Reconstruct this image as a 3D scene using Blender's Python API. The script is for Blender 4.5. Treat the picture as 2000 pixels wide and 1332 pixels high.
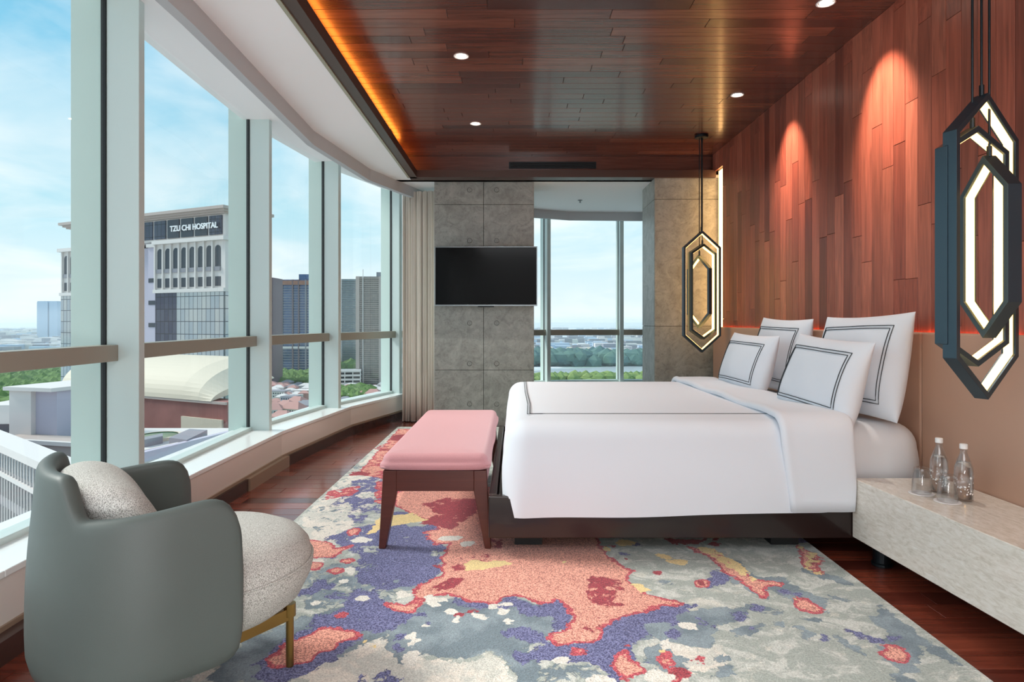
import bpy, bmesh, math, random
import numpy as np
from mathutils import Vector, Matrix
PI = math.pi
SC = bpy.context.scene
for o in list(bpy.data.objects): bpy.data.objects.remove(o)
random.seed(7); rng = np.random.default_rng(11)

# ------------------------------------------------------------------ camera, sky, sun, exposure
F = 1240.0; CH = 1.15; CX, CY = 1005.0, 628.0
cam = bpy.data.cameras.new('camera'); camo = bpy.data.objects.new('camera', cam); SC.collection.objects.link(camo)
cam.sensor_width = 36; cam.lens = F/2000*36; cam.clip_start = .05; cam.clip_end = 60000
cam.shift_x = -(CX-1000)/2000; cam.shift_y = (CY-666)/2000
camo.location = (0, 0, CH); camo.rotation_euler = (PI/2, 0, 0); SC.camera = camo
SC.view_settings.view_transform = 'Standard'; SC.view_settings.look = 'None'
SC.view_settings.exposure = 0.3; SC.view_settings.gamma = 1; SC.view_settings.use_curve_mapping = False
SC.cycles.max_bounces = 10; SC.cycles.diffuse_bounces = 5; SC.cycles.glossy_bounces = 4
SC.cycles.transmission_bounces = 8; SC.cycles.transparent_max_bounces = 16
SC.cycles.caustics_reflective = False; SC.cycles.caustics_refractive = False
SC.cycles.sample_clamp_indirect = 4
SC.cycles.use_denoising = True; SC.cycles.volume_bounces = 2; SC.cycles.volume_step_rate = 4

def lin(c):
    if isinstance(c, str):
        c = [int(c[i:i+2], 16)/255 for i in (0, 2, 4)]
    return tuple(x/12.92 if x <= .04045 else ((x+.055)/1.055)**2.4 for x in c[:3]) + (1,)

def make_world():
    w = bpy.data.worlds.new('sky'); SC.world = w; w.use_nodes = True
    nt = w.node_tree; N = nt.nodes; L = nt.links; N.clear()
    out = N.new('ShaderNodeOutputWorld'); bg = N.new('ShaderNodeBackground'); L.new(bg.outputs[0], out.inputs[0])
    tc = N.new('ShaderNodeTexCoord'); sep = N.new('ShaderNodeSeparateXYZ'); L.new(tc.outputs['Generated'], sep.inputs[0])
    r = N.new('ShaderNodeValToRGB'); L.new(sep.outputs[2], r.inputs[0]); e = r.color_ramp.elements
    e[0].position = 0.0; e[0].color = lin('E2ECF2'); e[1].position = .62; e[1].color = lin('5FA8D2')
    for p, c in ((.06, 'D6E8EF'), (.16, 'B4DCEA'), (.34, '84C4E2')):
        q = e.new(p); q.color = lin(c)
    # clouds on a flat layer
    add = N.new('ShaderNodeMath'); add.operation = 'ADD'; add.inputs[1].default_value = .22; L.new(sep.outputs[2], add.inputs[0])
    dx = N.new('ShaderNodeMath'); dx.operation = 'DIVIDE'; L.new(sep.outputs[0], dx.inputs[0]); L.new(add.outputs[0], dx.inputs[1])
    dy = N.new('ShaderNodeMath'); dy.operation = 'DIVIDE'; L.new(sep.outputs[1], dy.inputs[0]); L.new(add.outputs[0], dy.inputs[1])
    cb = N.new('ShaderNodeCombineXYZ'); L.new(dx.outputs[0], cb.inputs[0]); L.new(dy.outputs[0], cb.inputs[1]); cb.inputs[2].default_value = 3.7
    n = N.new('ShaderNodeTexNoise'); n.inputs['Scale'].default_value = 1.5; n.inputs['Detail'].default_value = 7; n.inputs['Roughness'].default_value = .52
    n.inputs['Distortion'].default_value = .35
    L.new(cb.outputs[0], n.inputs['Vector'])
    cr = N.new('ShaderNodeValToRGB'); L.new(n.outputs[0], cr.inputs[0]); cr.color_ramp.elements[0].position = .42; cr.color_ramp.elements[0].color = (0, 0, 0, 1)
    cr.color_ramp.elements[1].position = .66; cr.color_ramp.elements[1].color = (.85, .85, .85, 1)
    mx = N.new('ShaderNodeMixRGB'); L.new(cr.outputs[0], mx.inputs[0]); L.new(r.outputs[0], mx.inputs[1]); mx.inputs[2].default_value = lin('F2F6F8')
    L.new(mx.outputs[0], bg.inputs[0]); bg.inputs[1].default_value = 1.0
make_world()

def add_light(name, kind, loc, rot, energy, color=(1, 1, 1), **kw):
    l = bpy.data.lights.new(name, kind); l.energy = energy; l.color = color
    for k, v in kw.items(): setattr(l, k, v)
    o = bpy.data.objects.new(name, l); o.location = loc; o.rotation_euler = rot; SC.collection.objects.link(o); return o
sun = add_light('sun', 'SUN', (0, 0, 50), (0, 0, 0), 3.0, (1, .96, .90), angle=math.radians(18))
sun.rotation_euler = Vector((.74, -.12, -.66)).to_track_quat('-Z', 'Y').to_euler()
# overhead fill light added behind the camera, no fixture modelled there
add_light('rear_overhead_fill', 'AREA', (.2, -.75, 2.88), (math.radians(6), 0, 0), 78, (.92, .965, 1), shape='RECTANGLE', size=3.0, size_y=2.0)
# added fill outside the left glazing behind the camera, brightens the room
add_light('side_fill', 'AREA', (-2.6, -.6, 1.9), (PI/2, 0, -PI/2-.35), 42, (.95, .98, 1), shape='RECTANGLE', size=3.0, size_y=2.2)

# unseen upward fill added behind the camera to lift the white soffit
ul = add_light('rear_upward_fill', 'AREA', (.3, -1.0, .5), (0, 0, 0), 34, (.96, .98, 1), shape='RECTANGLE', size=.9, size_y=.9)
ul.rotation_euler = Vector((-.55, .8, 1.2)).to_track_quat('-Z', 'Y').to_euler()

# ------------------------------------------------------------------ helpers
def P(px, py, Y): return Vector(((px-CX)*Y/F, Y, CH-(py-CY)*Y/F))
def G(px, py, z=0.0):
    Y = (CH-z)*F/(py-CY); return Vector(((px-CX)*Y/F, Y, z))

def mat(name, col, rough=.5, metal=0, spec=.5, bump=None, var=None, emit=None, estr=1, coat=0, sheen=0):
    m = bpy.data.materials.new(name); m.use_nodes = True; nt = m.node_tree; b = nt.nodes['Principled BSDF']
    c = lin(col); b.inputs['Base Color'].default_value = c; b.inputs['Roughness'].default_value = rough
    b.inputs['Metallic'].default_value = metal; b.inputs['Specular IOR Level'].default_value = spec
    b.inputs['Coat Weight'].default_value = coat; b.inputs['Sheen Weight'].default_value = sheen
    if emit: b.inputs['Emission Color'].default_value = lin(emit); b.inputs['Emission Strength'].default_value = estr
    if var or bump:
        tc = nt.nodes.new('ShaderNodeTexCoord')
    if var:   # (scale, amount[, second colour])
        n = nt.nodes.new('ShaderNodeTexNoise'); n.inputs['Scale'].default_value = var[0]; n.inputs['Detail'].default_value = 5
        nt.links.new(tc.outputs['Object'], n.inputs['Vector'])
        r = nt.nodes.new('ShaderNodeValToRGB'); nt.links.new(n.outputs[0], r.inputs[0])
        r.color_ramp.elements[0].position = .3; r.color_ramp.elements[1].position = .7
        c2 = lin(var[2]) if len(var) > 2 else tuple(x*(1-var[1]) for x in c[:3])+(1,)
        r.color_ramp.elements[0].color = c2; r.color_ramp.elements[1].color = c
        nt.links.new(r.outputs[0], b.inputs['Base Color'])
    if bump:  # (scale, strength)
        n = nt.nodes.new('ShaderNodeTexNoise'); n.inputs['Scale'].default_value = bump[0]; n.inputs['Detail'].default_value = 3
        nt.links.new(tc.outputs['Object'], n.inputs['Vector'])
        bp = nt.nodes.new('ShaderNodeBump'); bp.inputs['Strength'].default_value = bump[1]; bp.inputs['Distance'].default_value = .01
        nt.links.new(n.outputs[0], bp.inputs['Height']); nt.links.new(bp.outputs[0], b.inputs['Normal'])
    return m

def wood(name, cols, rough, grain=1.0, coat=0.0, randomize=True):
    m = bpy.data.materials.new(name); m.use_nodes = True; nt = m.node_tree; N = nt.nodes; L = nt.links; b = N['Principled BSDF']
    tc = N.new('ShaderNodeTexCoord'); oi = N.new('ShaderNodeObjectInfo')
    mp = N.new('ShaderNodeMapping'); mp.inputs['Scale'].default_value = (1.6, 26, 26); L.new(tc.outputs['Object'], mp.inputs[0])
    mul = N.new('ShaderNodeMath'); mul.operation = 'MULTIPLY'; mul.inputs[1].default_value = 57; L.new(oi.outputs['Random'], mul.inputs[0])
    if randomize: L.new(mul.outputs[0], mp.inputs['Location'])
    n = N.new('ShaderNodeTexNoise'); n.inputs['Scale'].default_value = 1.6; n.inputs['Detail'].default_value = 6; n.inputs['Distortion'].default_value = .8
    L.new(mp.outputs[0], n.inputs['Vector'])
    r = N.new('ShaderNodeValToRGB'); els = r.color_ramp.elements
    els[0].position = 0; els[0].color = lin(cols[0]); els[1].position = 1; els[1].color = lin(cols[-1])
    for i, c in enumerate(cols[1:-1]): q = els.new((i+1)/(len(cols)-1)); q.color = lin(c)
    L.new(oi.outputs['Random'], r.inputs[0])
    g = N.new('ShaderNodeMapRange'); g.inputs[1].default_value = .25; g.inputs[2].default_value = .75; g.inputs[3].default_value = 1-.38*grain; g.inputs[4].default_value = 1+.28*grain
    L.new(n.outputs[0], g.inputs[0])
    mx = N.new('ShaderNodeVectorMath'); mx.operation = 'SCALE'; L.new(r.outputs[0], mx.inputs[0]); L.new(g.outputs[0], mx.inputs['Scale'])
    L.new(mx.outputs[0], b.inputs['Base Color'])
    b.inputs['Roughness'].default_value = rough; b.inputs['Coat Weight'].default_value = coat; b.inputs['Coat Roughness'].default_value = .12
    bp = N.new('ShaderNodeBump'); bp.inputs['Strength'].default_value = .12; bp.inputs['Distance'].default_value = .004
    L.new(n.outputs[0], bp.inputs['Height']); L.new(bp.outputs[0], b.inputs['Normal'])
    return m

class MB:
    def __init__(s): s.v = []; s.f = []
    def quad(s, *pts):
        i = len(s.v); s.v += [tuple(p) for p in pts]; s.f.append(tuple(range(i, i+len(pts)))); return s
    def prism(s, pts, z0, z1, top=None):
        i = len(s.v); n = len(pts); top = top or pts
        s.v += [(p[0], p[1], z0) for p in pts] + [(p[0], p[1], z1) for p in top]
        a = sum(pts[k][0]*pts[(k+1) % n][1]-pts[(k+1) % n][0]*pts[k][1] for k in range(n))
        b, t = list(range(i, i+n)), list(range(i+n, i+2*n))
        if a < 0: b.reverse(); t.reverse()
        s.f.append(tuple(reversed(b))); s.f.append(tuple(t))
        for k in range(n): s.f.append((b[k], b[(k+1) % n], t[(k+1) % n], t[k]))
        return s
    def box(s, x0, y0, z0, x1, y1, z1):
        return s.prism([(x0, y0), (x1, y0), (x1, y1), (x0, y1)], z0, z1)
    def bar(s, a, b, w, h, up=Vector((0, 0, 1))):
        a = Vector(a); b = Vector(b); d = (b-a).normalized(); sd = d.cross(up)
        sd = sd.normalized() if sd.length > 1e-5 else Vector((1, 0, 0)); u = sd.cross(d)
        i = len(s.v)
        for p in (a, b):
            for q, r in ((-1, -1), (1, -1), (1, 1), (-1, 1)): s.v.append(tuple(p+sd*w/2*q+u*h/2*r))
        s.f += [(i+3, i+2, i+1, i), (i+4, i+5, i+6, i+7)] + [(i+k, i+(k+1) % 4, i+4+(k+1) % 4, i+4+k) for k in range(4)]
        return s
    def tube(s, pts, r, n=10, cap=True):
        pts = [Vector(p) for p in pts]; rs = r if isinstance(r, (list, tuple)) else [r]*len(pts); i0 = len(s.v)
        for k, p in enumerate(pts):
            d = (pts[min(k+1, len(pts)-1)]-pts[max(k-1, 0)]).normalized()
            up = Vector((0, 0, 1)) if abs(d.z) < .95 else Vector((1, 0, 0))
            a = d.cross(up).normalized(); b = a.cross(d)
            for j in range(n):
                t = 2*PI*j/n; s.v.append(tuple(p+a*math.cos(t)*rs[k]+b*math.sin(t)*rs[k]))
        for k in range(len(pts)-1):
            for j in range(n):
                s.f.append((i0+k*n+j, i0+k*n+(j+1) % n, i0+(k+1)*n+(j+1) % n, i0+(k+1)*n+j))
        if cap: s.f.append(tuple(i0+j for j in reversed(range(n)))); s.f.append(tuple(i0+(len(pts)-1)*n+j for j in range(n)))
        return s
    def lathe(s, prof, c=(0, 0, 0), n=28, sx=1, sy=1, cap=True):
        i0 = len(s.v)
        for r, z in prof:
            for j in range(n):
                t = 2*PI*j/n; s.v.append((c[0]+r*math.cos(t)*sx, c[1]+r*math.sin(t)*sy, c[2]+z))
        for k in range(len(prof)-1):
            for j in range(n): s.f.append((i0+k*n+j, i0+k*n+(j+1) % n, i0+(k+1)*n+(j+1) % n, i0+(k+1)*n+j))
        if cap: s.f.append(tuple(i0+j for j in reversed(range(n)))); s.f.append(tuple(i0+(len(prof)-1)*n+j for j in range(n)))
        return s
    def grid(s, fn, nu, nv, closeu=False, closev=False):
        i0 = len(s.v)
        for a in range(nu):
            for b in range(nv): s.v.append(tuple(fn(a, b)))
        for a in range(nu if closeu else nu-1):
            for b in range(nv if closev else nv-1):
                a2, b2 = (a+1) % nu, (b+1) % nv
                s.f.append((i0+a*nv+b, i0+a2*nv+b, i0+a2*nv+b2, i0+a*nv+b2))
        return s
    def mesh(s, name, m, smooth=False, recalc=False):
        me = bpy.data.meshes.new(name); me.from_pydata(s.v, [], s.f)
        if m: me.materials.append(m)
        if recalc:
            bm = bmesh.new(); bm.from_mesh(me); bmesh.ops.remove_doubles(bm, verts=bm.verts, dist=1e-5)
            bmesh.ops.recalc_face_normals(bm, faces=bm.faces); bm.to_mesh(me); bm.free()
        if smooth: me.shade_smooth()
        return me
    def build(s, name, m, parent=None, smooth=False, bevel=0, seg=2, subsurf=0, recalc=False, loc=None, angle=35):
        me = s.mesh(name, m, smooth or bool(bevel), recalc)
        o = bpy.data.objects.new(name, me); SC.collection.objects.link(o)
        if loc: o.location = loc
        if parent: o.parent = parent
        if bevel:
            b = o.modifiers.new('edge', 'BEVEL'); b.width = bevel; b.segments = seg; b.limit_method = 'ANGLE'; b.angle_limit = math.radians(angle); b.harden_normals = True
        if subsurf:
            q = o.modifiers.new('smooth', 'SUBSURF'); q.levels = q.render_levels = subsurf
        return o

def tag(o, label=None, cat=None, group=None, kind=None):
    if label: o['label'] = label
    if cat: o['category'] = cat
    if group: o['group'] = group
    if kind: o['kind'] = kind
    return o
def empty(name, loc=(0, 0, 0), rz=0, label=None, cat=None, group=None, kind=None):
    o = bpy.data.objects.new(name, None); o.location = loc; o.rotation_euler = (0, 0, rz); o.empty_display_size = .1
    SC.collection.objects.link(o); return tag(o, label, cat, group, kind)
def inst(name, me, loc, rot=(0, 0, 0), parent=None):
    o = bpy.data.objects.new(name, me); o.location = loc; o.rotation_euler = rot; SC.collection.objects.link(o)
    if parent: o.parent = parent
    return o
def copy_tree(o, parent=None):
    c = o.copy(); SC.collection.objects.link(c); c.parent = parent
    for ch in [q for q in bpy.data.objects if q.parent == o]: copy_tree(ch, c)
    return c
def offset(poly, d):
    """offset an open polyline to its left by d"""
    out = []
    for i, p in enumerate(poly):
        a = Vector(poly[max(i-1, 0)]); b = Vector(poly[min(i+1, len(poly)-1)]); t = (b-a).normalized()
        out.append((p[0]-t.y*d, p[1]+t.x*d))
    return out
def ribbon(mb, inner, outer, z0, z1):
    for k in range(len(inner)-1): mb.prism([inner[k], inner[k+1], outer[k+1], outer[k]], z0, z1)
    return mb

# ------------------------------------------------------------------ materials
M = {}
M['white_paint'] = mat('white_paint', 'F6F6F5', .7)
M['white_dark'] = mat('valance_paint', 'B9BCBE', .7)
M['alu'] = mat('pale_green_aluminium', 'CBDAD7', .38, .0, .5)
M['alu_tan'] = mat('transom_aluminium', 'A29C8E', .4, .3)
M['gasket'] = mat('black_gasket', '15191A', .6)
M['sill'] = mat('gloss_white_sill', 'EEF2F1', .18, 0, .6)
M['sillface'] = mat('gloss_cream_face', 'E2DDD6', .2, 0, .6)
M['skirt'] = mat('dark_stone_skirting', '4A3430', .25, var=(9, .3))
M['skirt2'] = mat('tan_skirting', '96806C', .3)
M['wallwood'] = wood('red_brown_wall_timber', ['6A362B', '8A4A3A', '98523F', 'A05845', 'AE6650', '7A4234'], .36)
M['ceilwood'] = wood('dark_red_ceiling_timber', ['4E2A25', '5E352C', '663B30', '6C4033', '7E4B3A', '54302A'], .26, coat=.35)
M['floorwood'] = wood('dark_red_floor_timber', ['54261E', '6E3226', '7E3C2B', '864230', '602A20'], .2, coat=.3)
M['darkback'] = mat('dark_backing', '2A1210', .6)
M['floorback'] = mat('floor_joint_timber', '7A4A38', .5)
M['lip'] = mat('dark_timber_lip', '4A332A', .4)
M['lipedge'] = mat('beige_metal_trim', 'ABA690', .4, .3)
M['ledwarm'] = mat('warm_led_strip', 'FFD9A0', .5, emit='FFC27A', estr=5.5)
M['ledcove'] = mat('amber_cove_strip', 'FFB060', .5, emit='FF8A30', estr=13)
M['ledhead'] = mat('red_amber_headboard_strip', 'FF8040', .5, emit='FF6A2E', estr=16)
M['ledpend'] = mat('pendant_led_diffuser', 'FFE6B0', .4, emit='FFC878', estr=3.6)
M['black'] = mat('black_metal', '22292D', .35, .6)
M['pendant'] = mat('gunmetal_pendant', '3C4E58', .32, .55)
M['screen'] = mat('tv_screen', '030405', .1, 0, .1)
M['silver'] = mat('silver_bezel', '8B9498', .3, .8)
M['linen'] = mat('white_cotton', 'E4E9F0', .85, sheen=.2, bump=(900, .05))
M['sheet'] = mat('white_sheet', 'E6E8EB', .85, sheen=.2)
M['stitch'] = mat('charcoal_embroidery', '33383C', .8)
M['pink'] = mat('pink_weave', 'D2969A', .9, sheen=.3, bump=(500, .25), var=(300, .12))
M['walnut'] = wood('reddish_bench_timber', ['5A2B22', '5A2B22'], .35, .6, randomize=False)
M['bedwood'] = mat('near_black_bed_timber', '241816', .28, coat=.3)
M['tan'] = mat('tan_leather', 'C09A84', .5, bump=(600, .08))
M['leather'] = mat('grey_green_leather', '525A57', .5, bump=(700, .06), var=(5, .08))
M['brass'] = mat('aged_brass', '9A7B45', .3, .9)
M['caps'] = mat('white_cap', 'F0F0EE', .5)
M['coaster'] = mat('white_paper_coaster', 'EDEBEA', .8)

def tweed():
    m = bpy.data.materials.new('grey_boucle_tweed'); m.use_nodes = True; nt = m.node_tree; N = nt.nodes; L = nt.links; b = N['Principled BSDF']
    tc = N.new('ShaderNodeTexCoord'); v = N.new('ShaderNodeTexNoise'); v.inputs['Scale'].default_value = 560; v.inputs['Detail'].default_value = 3
    mp = N.new('ShaderNodeMapping'); mp.inputs['Scale'].default_value = (1, 1, .45); L.new(tc.outputs['Object'], mp.inputs[0]); L.new(mp.outputs[0], v.inputs[0])
    r = N.new('ShaderNodeValToRGB'); L.new(v.outputs[0], r.inputs[0]); e = r.color_ramp.elements
    e[0].position = .38; e[0].color = lin('85857F'); e[1].position = .56; e[1].color = lin('DCDCD7')
    L.new(r.outputs[0], b.inputs['Base Color']); b.inputs['Roughness'].default_value = .95
    bp = N.new('ShaderNodeBump'); bp.inputs['Strength'].default_value = .5; bp.inputs['Distance'].default_value = .004; L.new(v.outputs[0], bp.inputs['Height']); L.new(bp.outputs[0], b.inputs['Normal'])
    return m
M['tweed'] = tweed()

def concrete():
    m = bpy.data.materials.new('polished_concrete'); m.use_nodes = True; nt = m.node_tree; N = nt.nodes; L = nt.links; b = N['Principled BSDF']
    tc = N.new('ShaderNodeTexCoord'); n = N.new('ShaderNodeTexNoise'); n.inputs['Scale'].default_value = 5; n.inputs['Detail'].default_value = 8; n.inputs['Roughness'].default_value = .65; n.inputs['Distortion'].default_value = 1.6
    L.new(tc.outputs['Object'], n.inputs[0]); r = N.new('ShaderNodeValToRGB'); L.new(n.outputs[0], r.inputs[0]); e = r.color_ramp.elements
    e[0].position = .3; e[0].color = lin('888C86'); e[1].position = .72; e[1].color = lin('B4B8B2')
    n2 = N.new('ShaderNodeTexNoise'); n2.inputs['Scale'].default_value = 16; n2.inputs['Detail'].default_value = 6; n2.inputs['Distortion'].default_value = 2.5; L.new(tc.outputs['Object'], n2.inputs[0])
    r2 = N.new('ShaderNodeValToRGB'); L.new(n2.outputs[0], r2.inputs[0]); f = r2.color_ramp.elements
    f[0].position = .33; f[0].color = (.72, .72, .70, 1); f[1].position = .5; f[1].color = (1, 1, 1, 1)
    mx = N.new('ShaderNodeMixRGB'); mx.blend_type = 'MULTIPLY'; mx.inputs[0].default_value = .7; L.new(r.outputs[0], mx.inputs[1]); L.new(r2.outputs[0], mx.inputs[2])
    L.new(mx.outputs[0], b.inputs['Base Color']); b.inputs['Roughness'].default_value = .38
    return m
M['concrete'] = concrete()
M['joint'] = mat('dark_concrete_joint', '3E3E3A', .8)

def marble():
    m = bpy.data.materials.new('cream_travertine'); m.use_nodes = True; nt = m.node_tree; N = nt.nodes; L = nt.links; b = N['Principled BSDF']
    tc = N.new('ShaderNodeTexCoord'); mp = N.new('ShaderNodeMapping'); mp.inputs['Scale'].default_value = (9, 3.2, 12); mp.inputs['Rotation'].default_value = (.12, 0, 0)
    L.new(tc.outputs['Object'], mp.inputs[0]); n = N.new('ShaderNodeTexNoise'); n.inputs['Scale'].default_value = 6.5; n.inputs['Detail'].default_value = 9; n.inputs['Roughness'].default_value = .72
    n.inputs['Distortion'].default_value = .6
    L.new(mp.outputs[0], n.inputs[0]); r = N.new('ShaderNodeValToRGB'); L.new(n.outputs[0], r.inputs[0]); e = r.color_ramp.elements
    e[0].position = .3; e[0].color = lin('CFC6B6'); e[1].position = .7; e[1].color = lin('F8F4EC'); q = e.new(.5); q.color = lin('EAE3D7')
    L.new(r.outputs[0], b.inputs['Base Color']); b.inputs['Roughness'].default_value = .14
    return m
M['marble'] = marble()

def glass_thin(name, tint=(.97, .99, .985), gloss=.05):
    m = bpy.data.materials.new(name); m.use_nodes = True; nt = m.node_tree; N = nt.nodes; L = nt.links; N.clear()
    o = N.new('ShaderNodeOutputMaterial'); t = N.new('ShaderNodeBsdfTransparent'); t.inputs[0].default_value = (*tint, 1)
    g = N.new('ShaderNodeBsdfGlossy'); g.inputs['Roughness'].default_value = .01; mx = N.new('ShaderNodeMixShader')
    fr = N.new('ShaderNodeFresnel'); fr.inputs[0].default_value = 1.3; ge = N.new('ShaderNodeNewGeometry')
    sb = N.new('ShaderNodeMath'); sb.operation = 'SUBTRACT'; sb.inputs[0].default_value = 1; L.new(ge.outputs['Backfacing'], sb.inputs[1])
    ml = N.new('ShaderNodeMath'); ml.operation = 'MULTIPLY'; L.new(sb.outputs[0], ml.inputs[0]); L.new(fr.outputs[0], ml.inputs[1]); L.new(ml.outputs[0], mx.inputs[0])
    L.new(t.outputs[0], mx.inputs[1]); L.new(g.outputs[0], mx.inputs[2]); L.new(mx.outputs[0], o.inputs[0]); return m
M['pane'] = glass_thin('window_glass')
def real_glass(name, col=(1, 1, 1)):
    m = bpy.data.materials.new(name); m.use_nodes = True; b = m.node_tree.nodes['Principled BSDF']
    b.inputs['Base Color'].default_value = (*col, 1); b.inputs['Transmission Weight'].default_value = 1; b.inputs['Roughness'].default_value = .02; b.inputs['IOR'].default_value = 1.45
    return m
def vessel_glass():
    m = bpy.data.materials.new('clear_glass'); m.use_nodes = True; nt = m.node_tree; N = nt.nodes; L = nt.links; N.clear()
    o = N.new('ShaderNodeOutputMaterial'); t = N.new('ShaderNodeBsdfTransparent'); t.inputs[0].default_value = (.95, .96, .965, 1)
    g = N.new('ShaderNodeBsdfGlossy'); g.inputs['Roughness'].default_value = .02; mx = N.new('ShaderNodeMixShader')
    lw = N.new('ShaderNodeLayerWeight'); lw.inputs[0].default_value = .5; pw = N.new('ShaderNodeMath'); pw.operation = 'POWER'; pw.inputs[1].default_value = 2.6
    mr = N.new('ShaderNodeMapRange'); mr.inputs[3].default_value = .06; mr.inputs[4].default_value = .8
    L.new(lw.outputs['Facing'], pw.inputs[0]); L.new(pw.outputs[0], mr.inputs[0]); L.new(mr.outputs[0], mx.inputs[0])
    L.new(t.outputs[0], mx.inputs[1]); L.new(g.outputs[0], mx.inputs[2]); L.new(mx.outputs[0], o.inputs[0]); return m
M['glass'] = vessel_glass()
M['water'] = real_glass('clear_water'); M['water'].node_tree.nodes['Principled BSDF'].inputs['IOR'].default_value = 1.33

# ------------------------------------------------------------------ room shell
SILL = [(-1.70, -1.6), (-1.73, 1.2), (-1.765, 2.2), (-1.82, 3.65), (-1.825, 4.99), (-1.66, 6.46), (-1.32, 7.6), (-.70, 8.25), (.27, 8.68), (.9, 8.86), (2.0, 8.90), (2.7, 8.85)]
GLASS = [(-1.86, -1.6), (-1.96, 1.2), (-2.03, 3.14), (-2.11, 5.03), (-1.915, 6.35), (-1.49, 7.66), (-.72, 8.48), (.42, 9.0), (1.5, 9.18), (2.7, 9.12)]
VAL = [(-1.50, -1.6), (-1.52, 1.5), (-1.53, 3.02), (-1.585, 4.40), (-1.61, 5.09), (-1.45, 6.37), (-1.06, 7.5), (-.55, 8.15), (.27, 8.62), (.77, 8.84), (1.77, 8.9), (2.7, 8.86)]
ZS = 2.68; ZC = 2.93; WX = 2.12

# floor
floor = MB().prism([(-2.3, -1.6), (2.4, -1.6), (2.8, 9.3), (-1.0, 9.3), (-2.3, 6.2)], -.25, -.012).build('floor', M['floorback']); tag(floor, kind='structure')
PW = .12
plank_len = [.75, .95, 1.15, 1.35]
def plank_meshes(name, m, w, th, bev):
    out = []
    for L_ in plank_len:
        bm = bmesh.new(); bmesh.ops.create_cube(bm, size=1); bmesh.ops.scale(bm, vec=(L_-.003, w-.003, th), verts=bm.verts)
        bmesh.ops.bevel(bm, geom=[e for e in bm.edges if all(v.co.z > 0 for v in e.verts)], offset=bev, segments=1, affect='EDGES')
        me = bpy.data.meshes.new(name); bm.to_mesh(me); bm.free(); me.materials.append(m); out.append(me)
    return out
def runs(a, b):
    """split a..b into plank lengths with a random start"""
    x = a-random.random()*.9; out = []
    while x < b:
        k = random.randrange(4); L_ = plank_len[k]
        out.append((x, k)); x += L_
    return out
fm = plank_meshes('plank', M['floorwood'], PW, .012, .001)
def left_limit(y):
    for (x0, y0), (x1, y1) in zip(SILL, SILL[1:]):
        if y0 <= y <= y1: return x0+(x1-x0)*(y-y0)/(y1-y0)
    return -1.7
y = .9; nfl = 0
while y < 8.4:
    lo = left_limit(min(y+.1, 8.4))
    if y+PW < 1.9: lo, hi = -1.9, -1.1
    for x, k in runs(lo-.15, 2.3 if y < 3.4 else (-1.1 if y < 6.7 else 1.5)):
        L_ = plank_len[k]
        if x+L_ < lo or (y < 6.6 and x > -1.15 and x+L_ < 1.3): continue
        if nfl < 298: inst('plank', fm[k], (x+L_/2, y+PW/2, -.006), parent=floor); nfl += 1
    y += PW
fr = MB()   # rest of the floor out of view: one joined field of boards under the bed, rug and behind the camera
for i in range(20): fr.box(-1.9, -1.6+i*PW, -.012, 2.2, -1.6+i*PW+PW-.003, -.0005)
tag(fr.build('plank_field', M['floorwood'], floor), kind='stuff')

# ceiling backing and planks
ceiling = MB().box(-1.35, -1.6, ZC+.013, 2.45, 6.9, ZC+.2).build('ceiling', M['darkback']); tag(ceiling, kind='structure')
cm = plank_meshes('plank', M['ceilwood'], .112, .012, .0012)
y = 6.87-.112; n = 0
while y > 2.6:
    for x, k in runs(-1.3, 2.12):
        L_ = plank_len[k]
        if n < 295: inst('plank', cm[k], (x+L_/2, y+.056, ZC+.006), (PI, 0, 0), ceiling); n += 1
    y -= .112
cr = MB()
while y > -1.6:
    cr.box(-1.3, y, ZC, 2.2, y+.109, ZC+.012); y -= .112
tag(cr.build('plank_field', M['ceilwood'], ceiling), kind='stuff')

# right wall of timber boards
wall_r = MB().box(WX+.013, -1.6, 0, WX+.3, 6.47, ZC+.1).box(WX+.06, 6.47, 0, WX+.3, 6.8, ZC+.1).box(WX+.013, 6.44, 2.74, WX+.06, 6.8, ZC+.1).build('wall_right', M['darkback']); tag(wall_r, kind='structure')
wm = plank_meshes('plank', M['wallwood'], .108, .012, .0014)
y = 6.47; n = 0
while y > 2.35:
    y -= .108
    for z, k in runs(1.0, ZC):
        L_ = plank_len[k]
        if z+L_ > ZC+.02:      # trim the top board to the ceiling
            L2 = ZC-z
            if L2 < .006: continue
            o = inst('plank', wm[k], (WX+.006, y+.054, z+L2/2), (0, -PI/2, 0), wall_r); o.scale = (L2/L_, 1, 1)
        elif z < 1.0:
            L2 = z+L_-1.0
            if L2 < .006: continue
            o = inst('plank', wm[k], (WX+.006, y+.054, 1.0+L2/2), (0, -PI/2, 0), wall_r); o.scale = (L2/L_, 1, 1)
        else: inst('plank', wm[k], (WX+.006, y+.054, z+L_/2), (0, -PI/2, 0), wall_r)
        n += 1
wr = MB()
while y > -1.6:
    y -= .108; wr.box(WX, y+.001, 1.0, WX+.012, y+.107, ZC)
tag(wr.build('plank_field', M['wallwood'], wall_r), kind='stuff')
yy = 6.47
for k in range(3): inst('plank', wm[1], (WX+.006, 6.53+k*.108, 2.74+.095), (0, -PI/2, 0), wall_r).scale = (.19/.95, 1, 1)
MB().box(WX+.035, 6.50, 1.09, WX+.05, 6.70, 2.735).build('light_strip', M['ledwarm'], wall_r)

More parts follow.
